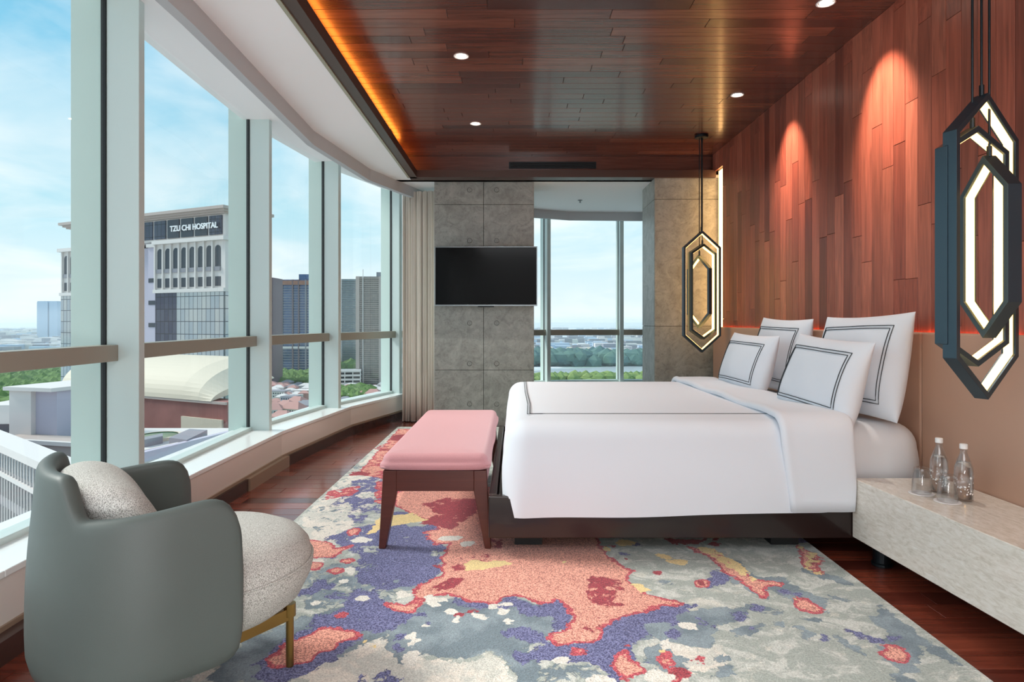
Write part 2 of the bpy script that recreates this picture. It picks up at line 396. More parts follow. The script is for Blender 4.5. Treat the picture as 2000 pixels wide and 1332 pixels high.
# white soffit, pocket and back parts of the ceiling
so = MB()
L0 = [(-1.115, p[1]) for p in VAL[:6]]
ribbon(so, L0, VAL[:6], ZS, ZS+.06)
so.prism([(-1.115, 6.37), (-1.115, 6.86), (2.5, 6.86), (2.7, 8.86), (1.77, 8.9), (.77, 8.84), (.27, 8.62), (-.55, 8.15), (-1.06, 7.5), (-1.45, 6.37)], ZS, ZS+.06)
so.box(-1.115, 6.75, ZS+.0, 2.4, 6.87, ZS+.03)
out_ = offset(VAL, .55)
ribbon(so, offset(VAL, .02), out_, ZS+.07, ZS+.12)
so.prism([(-2.6, -1.6), (2.9, -1.6), (2.9, 9.5), (-2.0, 9.5), (-2.6, 6)], 3.2, 3.3)
soff = so.build('ceiling_soffit', M['white_paint']); tag(soff, kind='structure')
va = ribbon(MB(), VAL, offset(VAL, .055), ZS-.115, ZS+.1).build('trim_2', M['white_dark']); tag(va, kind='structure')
MB().box(-1.2, -1.6, 2.95, -1.14, 6.9, 3.2).box(-1.4, -1.6, ZC, -1.34, 6.9, 3.2).box(-1.4, 6.86, ZC-.25, 2.4, 6.95, 3.2).build('ceiling_upstand', M['lip'], soff)

# tray lip with cove light and back fascia
lip = MB().box(-1.115, -1.6, ZS-.004, -1.035, 6.77, ZS+.072).box(-1.115, 6.71, ZS-.004, WX+.01, 6.86, ZS+.072).build('trim_3', M['lip']); tag(lip, kind='structure')
MB().box(-1.13, -1.6, ZS-.012, -1.108, 6.72, ZS+.0).build('edge_strip', M['lipedge'], lip)
MB().box(-1.24, -1.4, ZS+.085, -1.20, 6.70, ZS+.095).build('cove_light_strip', M['ledcove'], lip)
MB().box(-1.3, -1.6, ZS+.062, -1.10, 6.86, ZS+.08).build('cove_shelf', M['lip'], lip)
fas = MB().box(-1.3, 6.855, ZS+.07, WX+.01, 6.875, ZC+.01).build('fascia_board', M['ceilwood'], lip)
gr = empty('air_vent_grille', (.41, 6.85, 2.835), 0, 'long black slotted air grille in the dark back edge of the timber ceiling', 'vent')
MB().box(-.47, -.012, -.035, .47, .004, .035).build('grille_frame', M['black'], gr)
for k in range(3): MB().box(-.455, -.02, -.022+k*.018, .455, -.008, -.014+k*.018).build('slat', M['gasket'], gr)

# window fronts: pane, transom, mullion per bay
M['fin'] = mat('outer_fin_aluminium', 'CBDDD6', .35)
def norm2(i):
    a = Vector(GLASS[max(i-1, 0)]); b = Vector(GLASS[min(i+1, len(GLASS)-1)]); t = (b-a).normalized()
    return Vector((t.y, -t.x)), t          # inward normal, tangent
Z0, Z1 = .28, 2.76; TZ0, TZ1 = .955, 1.035
for i in range(1, len(GLASS)):
    w = empty('window_%d' % i, (*GLASS[i-1], .28), 0, kind='structure')
    w.location = (0, 0, 0)
    a, b = Vector(GLASS[i-1]), Vector(GLASS[i]); t = (b-a).normalized(); nn = Vector((t.y, -t.x))
    a2, b2 = a+t*.02, b-t*.02
    for z0, z1 in ((Z0+.03, TZ0+.02), (TZ1-.02, Z1)):
        q = [a2-nn*.006, b2-nn*.006, b2+nn*.006, a2+nn*.006]
        MB().prism([tuple(p) for p in q], z0, z1).build('glass_pane', M['pane'], w)
    ta, tb = a+t*.0, b-t*.0
    q = [ta-nn*.02, tb-nn*.02, tb+nn*.07, ta+nn*.07]
    MB().prism([tuple(p) for p in q], TZ0, TZ1).build('transom', M['alu_tan'], w, bevel=.004)
    q = [ta-nn*.05, tb-nn*.05, tb+nn*.03, ta+nn*.03]
    MB().prism([tuple(p) for p in q], Z0-.01, Z0+.035).build('window_frame', M['alu'], w, bevel=.003)
    n2, t2 = norm2(i); c = Vector(GLASS[i]); dep = .17 if i < 5 else .13
    q = [c+n2*.012-t2*.002, c+n2*.012+t2*.05, c+n2*dep+t2*.05, c+n2*dep-t2*.002]
    MB().prism([tuple(p) for p in q], Z0, Z1).build('mullion', M['alu'], w, bevel=.003)
    q = [c-n2*.012-t2*.008, c-n2*.012+t2*.05, c+n2*.012+t2*.05, c+n2*.012-t2*.008]
    MB().prism([tuple(p) for p in q], Z0, Z1).build('gasket', M['gasket'], w)
    q = [c-n2*.16, c-n2*.16+t2*.05, c-n2*.012+t2*.05, c-n2*.012]
    MB().prism([tuple(p) for p in q], -.2, 3.2).build('outer_fin', M['fin'], w)

gl_out = offset(GLASS, .10)
def resamp(poly, n=60):
    ps = [Vector(p) for p in poly]; d = [0]
    for a, b in zip(ps, ps[1:]): d.append(d[-1]+(b-a).length)
    out = []
    for k in range(n):
        s = d[-1]*k/(n-1); j = max(0, min(len(ps)-2, next((q for q in range(len(ps)-1) if d[q+1] >= s), len(ps)-2)))
        out.append(ps[j].lerp(ps[j+1], (s-d[j])/(d[j+1]-d[j])))
    return out
sill = MB()
for k in range(len(SILL)-1):
    # outer line: matching stretch of the glass line
    pass
def nearest_out(p, n):
    return (p[0]+n[0], p[1]+n[1])
so_out = offset(SILL, .42)
sill = ribbon(MB(), SILL, so_out, .262, .288).build('trim_1', M['sill'], bevel=.004); tag(sill, kind='structure')
wl = ribbon(MB(), offset(SILL, .006), offset(SILL, .12), .10, .262).build('wall_left', M['sillface']); tag(wl, kind='structure')
ribbon(MB(), offset(SILL, .03), offset(SILL, .42), -.2, .10).build('plinth', M['skirt2'], wl)
ribbon(MB(), offset(SILL, .2), offset(SILL, .42), -.2, .262).build('upstand', M['white_paint'], wl)
bs = ribbon(MB(), offset(SILL[3:8], -.02), offset(SILL[3:8], .04), 0, .082).build('baseboard_left', M['skirt']); tag(bs, kind='structure')
ribbon(MB(), offset(SILL[:4], -.055), offset(SILL[:4], .04), 0, .082).build('near_run', M['skirt'], bs)
MB().prism([(-1.835, 4.3), (-1.79, 4.3), (-1.79, 5.05), (-1.84, 5.05)], .0, .084).build('corner_block', M['skirt2'], bs)
ribbon(MB(), offset(SILL[:8], -.004), offset(SILL[:8], .04), .082, .1).build('ledge', M['skirt2'], bs)
tag(MB().box(-1.9, -1.8, 0, 2.45, -1.65, 3.2).build('wall_front', M['white_paint']), kind='structure')
tag(MB().box(2.45, 6.0, 0, 2.6, 9.3, 3.2).build('wall_alcove', M['white_paint']), kind='structure')

# concrete piers made of panels with dimples
def pier(name, x0, x1, y0, y1, xs, zs, dim, side=False):
    core = MB().box(x0+.012, y0+.012, 0, x1-.012, y1, ZS).build(name, M['joint']); tag(core, kind='structure')
    for a, b in zip(xs, xs[1:]):
        for c, d in zip(zs, zs[1:]):
            p = MB().box(a+.002, y0, c+.002, b-.002, y0+.02, d-.002).build('panel', M['concrete'], core, bevel=.002)
            for (dx, dz) in dim:
                if a < dx < b and c < dz < d:
                    ring = MB(); n = 20
                    ring.grid(lambda u, v: (dx+(.031-.007*v/4)*math.cos(2*PI*u/n) if v != 9 else 0, y0-(.004 if v in (1, 2, 3) else -.001), dz+(.031-.007*v/4)*math.sin(2*PI*u/n)), n, 5, closeu=True)
                    ring.build('dimple', M['concrete'], p, smooth=True)
                    MB().box(dx-.025, y0-.001, dz-.025, dx+.025, y0+.001, dz+.025) if False else None
                    MB().tube([(dx+.026*math.cos(t), y0-.001, dz+.026*math.sin(t)) for t in [2*PI*q_/20 for q_ in range(21)]], .0036, 5).build('dimple_shadow_gap', M['joint'], p)
                    MB().lathe([(.0235, 0), (.0235, .0015), (.004, .001), (.003, .004)], n=20).build('plug', M['concrete'], p)
                    o = bpy.data.objects[-1] if False else SC.collection.objects[-1]
                    o.rotation_euler = (PI/2, 0, 0); o.location = (dx, y0, dz)
    if side:
        for c, d in zip(zs, zs[1:]):
            MB().box(x0-.0, y0+.021, c+.002, x0+.02, y1, d-.002).build('side_panel', M['concrete'], core, bevel=.002)
            MB().box(x1-.02, y0+.021, c+.002, x1, y1, d-.002).build('side_panel', M['concrete'], core, bevel=.002)
    return core
YC = 6.95
px2x = lambda px, Y: (px-CX)*Y/F
zc = lambda py, Y: CH-(py-CY)*Y/F
pier('wall_center', px2x(848, YC), px2x(1043, YC), YC, YC+.55, [px2x(848, YC), px2x(944.5, YC), px2x(1043, YC)],
     [0, .62, zc(560, YC), zc(399.5, YC), ZS], [(px2x(x, YC), zc(y, YC)) for x in (917, 970) for y in (371, 470, 631, 710, 789)], side=True)
pier('wall_back', 1.49, 2.46, 6.76, 7.40, [1.49, 2.46], [0, 1.1, zc(389, 6.76), ZS], [], side=True)

# ------------------------------------------------------------------ downlights
def downlight(px, py, label, spot, tilt=(0, 0), group='downlights in the timber ceiling'):
    Y = (ZC-CH)*F/(CY-py); x = (px-CX)*Y/F
    r = empty('downlight', (x, Y, ZC), 0, label, 'downlight', group)
    MB().lathe([(.048, .0), (.052, -.004), (.046, -.006), (.040, -.003), (.036, .03), (.036, .0)], n=28, cap=False).build('trim_ring', M['caps'], r, smooth=True)
    m = M.setdefault('lamp', mat('downlight_lamp', 'FFFFFF', .4, emit='FFF1DC', estr=14))
    MB().lathe([(.034, -.0015), (.034, .0), (.001, .0)], n=24).build('lamp', m, r)
    l = add_light('downlight_beam', 'SPOT', (x, Y, ZC-.02), (tilt[0], tilt[1], 0), spot, (1, .93, .85), spot_size=math.radians(95), spot_blend=.9, shadow_soft_size=.03)
    l.parent = r; l.location = (0, 0, -.02)
    return r
downlight(901, 109, 'round recessed downlight, nearer of the two close to the amber cove edge', 60)
downlight(929, 241, 'round recessed downlight, farther of the two on the cove side, nearer the concrete pier', 60)
downlight(1440, 185, 'small round recessed downlight beside the timber wall, nearer the far pendant', 45)
downlight(1613, 5, 'round recessed downlight cut by the top of the picture beside the timber wall', 45)
for yy, e in ((4.87, 75), (3.62, 75)):      # wall washers aimed at the timber wall
    l = add_light('wall_washer_beam', 'SPOT', (1.74, yy, ZC-.02), (0, -math.radians(33), 0), e*1.3, (1, .66, .5), spot_size=math.radians(54), spot_blend=.85, shadow_soft_size=.02)
for yy in (1.4, -.2):  # extra unseen spots without fixtures, added to brighten the room
    add_light('rear_fill_beam', 'SPOT', (-.35, yy, ZC-.02), (0, 0, 0), 16, (1, .9, .78), spot_size=math.radians(110), spot_blend=.9, shadow_soft_size=.05)
    add_light('rear_fill_beam', 'SPOT', (1.2, yy, ZC-.02), (0, 0, 0), 16, (1, .9, .78), spot_size=math.radians(110), spot_blend=.9, shadow_soft_size=.05)
sp = empty('sprinkler', (px2x(1133, 8.0), 8.0, ZS), 0, 'tiny ceiling sprinkler on the white alcove ceiling above the back window', 'sprinkler')
MB().lathe([(.03, 0), (.03, -.005), (.012, -.01), (.008, -.03)], n=14).build('escutcheon', M['silver'], sp)
MB().lathe([(.016, -.034), (.016, -.032), (.004, -.03)], n=14).build('deflector', M['silver'], sp)

# ------------------------------------------------------------------ headboard
HX = 2.06
hb = empty('headboard', (WX, 4.0, 0), 0, 'tan leather padded headboard wall running behind bed and stone shelf', 'headboard')
for a, b in ((-1.2, 3.22), (3.22, 4.98), (4.98, 6.60)):
    MB().box(HX-WX, a-4+.003, .05, -.005-.006, b-4-.003, 1.095).build('padded_panel', M['tan'], hb, bevel=.012, seg=3)

MB().box(-.035, -5.4, 1.075, -.010, 2.45, 1.085).build('light_strip', M['ledhead'], hb)

# ------------------------------------------------------------------ rug
RX0, RX1, RY0, RY1 = -1.255, 1.505, .75, 6.83
from mathutils import geometry
def poly_sd(X, Y, poly):
    """signed distance, positive inside (vectorised)"""
    p = np.array(poly); n = len(p); d = np.full(X.shape, 1e9); ins = np.zeros(X.shape, bool)
    for i in range(n):
        a = p[i]; b = p[(i+1) % n]; e = b-a
        wx, wy = X-a[0], Y-a[1]; t = np.clip((wx*e[0]+wy*e[1])/(e@e+1e-12), 0, 1)
        d = np.minimum(d, np.hypot(wx-e[0]*t, wy-e[1]*t))
        c = ((a[1] > Y) != (b[1] > Y)); xx = a[0]+(Y-a[1])*(b[0]-a[0])/((b[1]-a[1]) if b[1] != a[1] else 1e-9)
        ins ^= c & (X < xx)
    return np.where(ins, d, -d)
def ell(cx, cy, rx, ry, ang=0, n=12):
    a = math.radians(ang)
    return [(cx+rx*math.cos(t)*math.cos(a)-ry*math.sin(t)*math.sin(a), cy+rx*math.cos(t)*math.sin(a)+ry*math.sin(t)*math.cos(a)) for t in [2*PI*k/n for k in range(n)]]
RUG = {
 'pale': [ # whitish washes
   ([(778, 838), (840, 838), (760, 940), (600, 1130), (590, 1010)], .02),
   ([(600, 1332), (585, 1318), (640, 1285), (690, 1262), (762, 1243), (775, 1262), (770, 1290), (800, 1278), (850, 1292), (960, 1285), (985, 1292), (1008, 1318), (1000, 1400), (600, 1400)], .2),
   ([(380, 1332), (470, 1290), (490, 1240), (430, 1250), (380, 1290)], .0),
   ([(1255, 1250), (1330, 1262), (1400, 1262), (1420, 1300), (1350, 1310), (1300, 1400), (1230, 1400), (1265, 1330), (1290, 1300)], .03),
 ],
 'slate': [
   ([(830, 1178), (900, 1165), (1000, 1165), (1060, 1185), (1100, 1210), (1080, 1240), (1030, 1262), (1012, 1312), (985, 1290), (950, 1278), (905, 1288), (860, 1278), (800, 1275), (790, 1292), (772, 1270), (758, 1240), (785, 1205)], .2),
   ([(400, 1320), (480, 1250), (560, 1215), (650, 1185), (740, 1180), (790, 1200), (760, 1240), (700, 1262), (640, 1292), (560, 1325), (420, 1345)], .2),
   ([(1225, 1225), (1260, 1190), (1340, 1195), (1400, 1185), (1462, 1188), (1462, 1200), (1395, 1222), (1400, 1250), (1385, 1264), (1330, 1262), (1290, 1252), (1240, 1248)], .2),
   ([(1245, 1262), (1300, 1258), (1345, 1290), (1330, 1318), (1290, 1310), (1262, 1290)], .2),
   ([(1010, 1250), (1060, 1290), (1040, 1400), (1005, 1400)], .2), ([(1050, 1300), (1120, 1290), (1180, 1310), (1180, 1400), (1060, 1400)], -.0),
   ([(1392, 1090), (1440, 1096), (1478, 1128), (1535, 1128), (1560, 1150), (1620, 1175), (1618, 1196), (1560, 1196), (1538, 1168), (1505, 1155), (1492, 1172), (1468, 1160), (1430, 1135)], .2),
   ([(1718, 1180), (1800, 1240), (1900, 1310), (1850, 1285), (1800, 1262), (1792, 1310), (1760, 1330), (1745, 1305), (1720, 1280), (1718, 1255), (1745, 1240), (1700, 1205)], .2),
   (ell(1520, 1219, 13, 6), .2), (ell(1562, 1225, 14, 5), .2), (ell(1573, 1240, 8, 9, 60), .2), (ell(1662, 1262, 36, 6, 30), .2), (ell(1462, 1231, 32, 6, -12), .2),
   (ell(1585, 1213, 22, 5, -5), .2), (ell(1402, 1283, 18, 8), .2), (ell(1413, 1312, 16, 8, -30), .2), (ell(1620, 1128, 55, 5, 14), .1), (ell(1640, 1170, 28, 4, 10), .1),
   (ell(1490, 1190, 40, 6, 8), .2), (ell(1320, 1140, 30, 5, 10), .0), (ell(1760, 1325, 34, 9, 20), .2),
   ([(600, 1110), (700, 1100), (850, 1130), (850, 1160), (740, 1180), (600, 1190)], .005),
   ([(600, 1000), (720, 900), (760, 930), (745, 1060), (650, 1070)], -.012), ([(700, 905), (800, 905), (800, 960), (640, 990)], -.01),
 ],
 'navy': [
   ([(700, 1030), (745, 1018), (800, 1025), (850, 1030), (870, 1060), (862, 1100), (850, 1128), (800, 1150), (740, 1150), (700, 1136), (690, 1110), (705, 1085), (660, 1062), (640, 1050)], .02),
   ([(650, 990), (690, 940), (745, 925), (745, 1000), (700, 1020)], .0),
   ([(690, 1150), (740, 1158), (762, 1190), (800, 1200), (790, 1222), (740, 1238), (690, 1232), (640, 1238), (600, 1222), (622, 1200), (670, 1190)], .03),
   ([(490, 1320), (550, 1248), (650, 1212), (715, 1222), (708, 1245), (680, 1272), (620, 1302), (530, 1340)], .2),
   ([(1000, 1165), (1050, 1182), (1058, 1162), (1098, 1165), (1128, 1200), (1115, 1232), (1082, 1236), (1068, 1208), (1030, 1200), (1005, 1188)], .2),
   ([(870, 1165), (960, 1178), (1000, 1168), (995, 1186), (940, 1186), (880, 1180)], .01),
   ([(1160, 1228), (1210, 1198), (1260, 1180), (1348, 1182), (1340, 1192), (1312, 1204), (1334, 1236), (1322, 1252), (1302, 1242), (1305, 1216), (1262, 1216), (1275, 1240), (1235, 1262), (1252, 1290), (1252, 1312), (1210, 1335), (1180, 1400), (1150, 1332), (1180, 1310), (1120, 1292), (1060, 1290), (1020, 1300), (1010, 1285), (1050, 1262), (1165, 1252)], .2),
   (ell(1035, 1240, 28, 14, 20), .01), (ell(1000, 1236, 16, 6), .2), (ell(1012, 1282, 14, 12), .2), (ell(700, 1180, 30, 10), .2), (ell(660, 1155, 30, 14), .0),
   (ell(790, 1240, 12, 6), .2), (ell(830, 1206, 14, 6, 60), .2), (ell(775, 1265, 8, 5), .2),
   ([(1368, 1132), (1395, 1114), (1432, 1120), (1425, 1134), (1398, 1140), (1382, 1150)], .2), ([(1652, 1230), (1690, 1242), (1735, 1248), (1758, 1244), (1735, 1262), (1700, 1255), (1660, 1240)], .2),
   (ell(1611, 1247, 9, 5), .2), (ell(1542, 1157, 22, 5, 8), .2), (ell(1478, 1190, 16, 5, 6), .2), (ell(1445, 1203, 15, 6, -20), .2), (ell(1385, 1220, 22, 6, 30), .2),
   (ell(1470, 1230, 10, 3), .2), (ell(610, 1148, 30, 12, -20), .02), (ell(640, 1085, 20, 6), .0), (ell(780, 1010, 30, 10), .2), ([(805, 1035), (850, 1020), (890, 1040), (860, 1052), (820, 1050)], .2),
   (ell(1240, 1062, 14, 4), .2), (ell(1215, 1082, 8, 3), .2), (ell(740, 1332, 40, 20), .0), (ell(770, 900, 40, 7), .0),
   (ell(1550, 1055, 26, 5), .1), (ell(1245, 1180, 5, 3), .2),
 ],
 'coral': [
   ([(800, 955), (950, 950), (1150, 1000), (1165, 1060), (1185, 1085), (1205, 1102), (1236, 1116), (1222, 1134), (1262, 1160), (1330, 1180), (1290, 1184), (1240, 1196), (1192, 1214), (1166, 1230), (1168, 1250), (1120, 1254), (1084, 1260), (1070, 1246), (1078, 1236), (1108, 1234), (1122, 1202), (1090, 1168), (1062, 1178), (1000, 1160), (960, 1178), (905, 1170), (880, 1162), (850, 1160), (806, 1172), (838, 1145), (868, 1128), (862, 1090), (880, 1060), (850, 1025), (810, 1005), (770, 985), (775, 962)], .3),
   ([(780, 838), (845, 838), (775, 905), (752, 935), (700, 925)], .01),
   ([(520, 1297), (560, 1258), (640, 1226), (664, 1226), (698, 1240), (655, 1262), (600, 1292), (560, 1300)], .2),
   ([(598, 1054), (640, 1060), (655, 1072), (688, 1066), (652, 1088), (600, 1088)], .2), (ell(612, 1105, 12, 8), .2), (ell(676, 1096, 15, 3), .2), (ell(655, 1115, 14, 4), .2), (ell(690, 1038, 11, 7, -20), .2),
   ([(752, 1178), (790, 1182), (834, 1164), (806, 1196), (768, 1192)], .2), ([(806, 1156), (840, 1134), (880, 1122), (900, 1128), (900, 1150), (840, 1158)], .2),
   ([(1200, 1282), (1214, 1284), (1222, 1264), (1226, 1280), (1252, 1312), (1215, 1326), (1202, 1308)], .2), (ell(1302, 1284, 13, 12), .2), (ell(1131, 1270, 12, 6), .2), (ell(1367, 1287, 8, 6), .2),
   (ell(670, 1200, 9, 5), .2), ([(640, 960), (700, 950), (690, 965), (640, 975)], .0), ([(740, 940), (800, 945), (760, 985), (735, 980)], .0),
   ([(1342, 1068), (1400, 1078), (1440, 1104), (1478, 1134), (1536, 1140), (1496, 1146), (1488, 1168), (1462, 1142), (1420, 1118), (1385, 1088)], .2),
   ([(1552, 1164), (1575, 1172), (1606, 1192), (1580, 1197), (1558, 1186)], .2), (ell(1750, 1276, 27, 15, 15), .2), (ell(1372, 1139, 12, 6), .2), (ell(1322, 1318, 18, 10), .2),
   ([(830, 1040), (880, 1030), (880, 1060), (850, 1062)], .1), ([(1560, 1066), (1602, 1088), (1598, 1120), (1568, 1102)], .2),
 ],
 'red': [
   ([(1150, 1130), (1175, 1124), (1212, 1132), (1222, 1150), (1200, 1158), (1214, 1180), (1190, 1190), (1160, 1180), (1146, 1160)], .006),
   ([(828, 984), (870, 972), (930, 975), (935, 998), (880, 1034), (820, 1022), (852, 1004)], .02), ([(770, 850), (820, 845), (800, 862), (762, 860)], .02), ([(850, 1100), (950, 1082), (945, 1096), (870, 1120)], -.01),
   ([(1140, 1212), (1175, 1208), (1165, 1228), (1145, 1230)], -.0), (ell(1322, 1316, 18, 10), .2), ([(1300, 1052), (1400, 1052), (1360, 1062), (1310, 1062)], .1), (ell(1395, 1063, 9, 3), .2), (ell(1285, 1118, 9, 3), .2),
   (ell(913, 1196, 20, 3, -12), .2), ([(955, 1052), (985, 1052), (975, 1070), (955, 1068)], -.0), (ell(1190, 1066, 10, 2), .2), (ell(1222, 1092, 7, 2), .2), (ell(1370, 1137, 8, 4), .2),
   (ell(1405, 1085, 20, 6, 30), .0), (ell(1585, 1098, 8, 10), .2), (ell(760, 875, 30, 6), .0), (ell(870, 1142, 30, 6, -20), .0), (ell(700, 925, 20, 5), .0)],
 'gold': [
   ([(908, 1096), (990, 1094), (1000, 1100), (950, 1112), (912, 1114)], .03), ([(718, 1046), (738, 1012), (800, 1002), (835, 1015), (800, 1022), (752, 1030)], .03), (ell(1099, 1098, 6, 3), .2), (ell(1222, 1060, 16, 6), .05), (ell(1295, 1086, 18, 4, 10), .05),
   (ell(1325, 1097, 22, 4, 3), .05), ([(1228, 1138), (1246, 1140), (1272, 1152), (1255, 1158)], .2), ([(1352, 1066), (1392, 1070), (1450, 1106), (1480, 1130), (1470, 1134), (1400, 1094), (1372, 1080)], .008), ([(1558, 1062), (1604, 1086), (1600, 1122), (1578, 1114), (1576, 1092)], -.0), (ell(1186, 1072, 8, 3), .2),
   (ell(1293, 1272, 8, 4), .2), (ell(1556, 1168, 6, 3), .2), (ell(725, 1258, 16, 5), -.005)],
 'white': [(ell(x, y, a, b, g), .2) for x, y, a, b, g in ((879, 1193, 13, 6, 0), (892, 1210, 9, 5, -20), (936, 1201, 14, 5, 20), (985, 1194, 16, 5, -12), (990, 1180, 8, 4, 0), (993, 1216, 11, 6, 0), (960, 1187, 9, 5, -20),
   (864, 1172, 6, 4, 0), (1101, 1290, 20, 5, 5), (1345, 1223, 18, 8, 5), (1281, 1244, 8, 4, 0), (1320, 1262, 40, 6, 12), (1300, 1258, 12, 12, 60), (845, 1175, 16, 9, 30), (802, 1242, 14, 7, -40), (806, 1256, 16, 5, -25), (803, 1286, 12, 18, 10),
   (838, 1228, 22, 4, 20), (787, 1161, 15, 7, 0), (711, 1170, 15, 5, 0), (1172, 1330, 30, 12, 0), (1290, 1322, 30, 10, 0), (880, 1051, 26, 5, 0), (915, 1062, 16, 5, 0), (669, 1136, 12, 5, 0), (684, 1115, 8, 9, 0), (706, 1055, 20, 6, 0), (620, 1178, 12, 5, 0))],
}
def build_rug():
    nx, ny = 185, 300
    xs = np.linspace(RX0, RX1, nx); ys = RY0+(RY1-RY0)*np.linspace(0, 1, ny)**1.15
    X, Y = np.meshgrid(xs, ys, indexing='ij')
    fields = {}
    for k, polys in RUG.items():
        f = np.full(X.shape, -.25)
        for poly, cap in polys:
            g = [G(px, py, .018) for px, py in poly]; g = [(p.x, p.y) for p in g]
            f = np.maximum(f, np.minimum(poly_sd(X, Y, g), cap))
        fields[k] = f
    mb = MB(); zt = .018
    mb.grid(lambda a, b: (X[a, b], Y[a, b], zt), nx, ny)
    i0 = len(mb.v)
    me = mb.mesh('rug', None)
    for k, f in fields.items():
        at = me.attributes.new(k, 'FLOAT', 'POINT'); at.data.foreach_set('value', f.reshape(-1).astype(np.float32))
    m = bpy.data.materials.new('hand_tufted_rug'); m.use_nodes = True; nt = m.node_tree; N = nt.nodes; L = nt.links; b = N['Principled BSDF']
    b.inputs['Roughness'].default_value = 1; b.inputs['Specular IOR Level'].default_value = .1; b.inputs['Sheen Weight'].default_value = .25
    me.materials.append(m)
    tc = N.new('ShaderNodeTexCoord')
    def noise(scale, detail=3, off=0, stretch=(1, 1, 1), rough=.5, dist=0):
        mp = N.new('ShaderNodeMapping'); mp.inputs['Location'].default_value = (off, off*.7, off*1.3); mp.inputs['Scale'].default_value = stretch
        L.new(tc.outputs['Object'], mp.inputs[0])
        n = N.new('ShaderNodeTexNoise'); n.inputs['Scale'].default_value = scale; n.inputs['Detail'].default_value = detail; n.inputs['Roughness'].default_value = rough; n.inputs['Distortion'].default_value = dist
        L.new(mp.outputs[0], n.inputs['Vector']); return n.outputs[0]
    def math_(op, a, b_=None, c=None):
        n = N.new('ShaderNodeMath'); n.operation = op
        for i, v in enumerate((a, b_, c)):
            if v is None: continue
            if isinstance(v, (int, float)): n.inputs[i].default_value = v
            else: L.new(v, n.inputs[i])
        return n.outputs[0]
    def attr(k):
        n = N.new('ShaderNodeAttribute'); n.attribute_name = k; return n.outputs['Fac']
    def mixc(f, a, c):
        n = N.new('ShaderNodeMixRGB'); L.new(f, n.inputs[0])
        for i, v in ((1, a), (2, c)):
            if isinstance(v, str): n.inputs[i].default_value = lin(v)
            else: L.new(v, n.inputs[i])
        return n.outputs[0]
    def step(v, at=0, w=.0015):
        n = N.new('ShaderNodeMapRange'); n.inputs[1].default_value = at-w; n.inputs[2].default_value = at+w; L.new(v, n.inputs[0]); return n.outputs[0]
    coarse = noise(9, 6, 0, (1, 1, 1), .7, .6); fine = noise(26, 3, 5)
    wob = math_('ADD', math_('MULTIPLY', math_('SUBTRACT', coarse, .5), .16), math_('MULTIPLY', math_('SUBTRACT', fine, .5), .05))
    wob2 = math_('ADD', math_('MULTIPLY', math_('SUBTRACT', noise(11, 6, 21, (1, .8, 1), .7, .6), .5), .17), math_('MULTIPLY', math_('SUBTRACT', noise(30, 3, 9), .5), .05))
    wob3 = math_('ADD', math_('MULTIPLY', math_('SUBTRACT', noise(16, 4, 43, (1, 1, 1), .6), .5), .09), math_('MULTIPLY', math_('SUBTRACT', fine, .5), .03))
    pile = noise(190, 2, 3)
    mott = noise(7, 5, 60, (1, 1.2, 1), .65, 1.2)
    base = mixc(step(mott, .54, .05), 'A7AEA7', 'CDCFC8')
    base = mixc(math_('MULTIPLY', step(noise(8, 4, 80, (1, 1, 1), .6, 1), .62, .03), .5), base, 'E2DDD0')
    col = base
    pm = step(math_('ADD', attr('pale'), wob2)); col = mixc(pm, col, mixc(step(noise(8, 4, 31, (1, 1, 1), .6, .5), .5, .05), 'D0CFC6', 'E6DED2'))
    sm = step(math_('ADD', attr('slate'), wob)); col = mixc(sm, col, mixc(step(noise(6, 3, 11), .5, .06), '72828B', '8B9AA2'))
    nm = step(math_('ADD', attr('navy'), wob2)); col = mixc(nm, col, mixc(step(pile, .5, .12), '3F4070', '8083AE'))
    cf = math_('ADD', attr('coral'), wob3)
    col = mixc(step(cf, -.010), col, mixc(step(pile, .5, .1), 'A83444', 'D65E68'))
    col = mixc(step(cf, .006), col, mixc(step(pile, .46, .12), 'B8685C', 'FAB49E'))
    col = mixc(step(math_('ADD', attr('red'), wob)), col, mixc(step(pile, .5, .1), '8C2636', 'B43C48'))
    col = mixc(step(math_('ADD', attr('gold'), wob3)), col, 'F0D596')
    col = mixc(step(math_('ADD', attr('white'), wob3), .0), col, 'E9E4DA')
    g = N.new('ShaderNodeMapRange'); L.new(pile, g.inputs[0]); g.inputs[1].default_value = .3; g.inputs[2].default_value = .7; g.inputs[3].default_value = .74; g.inputs[4].default_value = 1.2
    sc = N.new('ShaderNodeVectorMath'); sc.operation = 'SCALE'; L.new(col, sc.inputs[0]); L.new(g.outputs[0], sc.inputs['Scale'])
    L.new(sc.outputs[0], b.inputs['Base Color'])
    bp = N.new('ShaderNodeBump'); bp.inputs['Strength'].default_value = .7; bp.inputs['Distance'].default_value = .006
    L.new(math_('ADD', pile, math_('MULTIPLY', math_('ADD', sm, nm), -.6)), bp.inputs['Height']); L.new(bp.outputs[0], b.inputs['Normal'])
    o = bpy.data.objects.new('rug', me); SC.collection.objects.link(o)
    tag(o, 'large abstract tufted rug in coral, navy, slate and cream under bed and bench', 'rug')
    MB().box(RX0, RY0, .0005, RX1, RY1, .0175).build('rug_backing', mat('rug_edge', 'A9ABA4', .95, bump=(200, .4)), o)
build_rug()

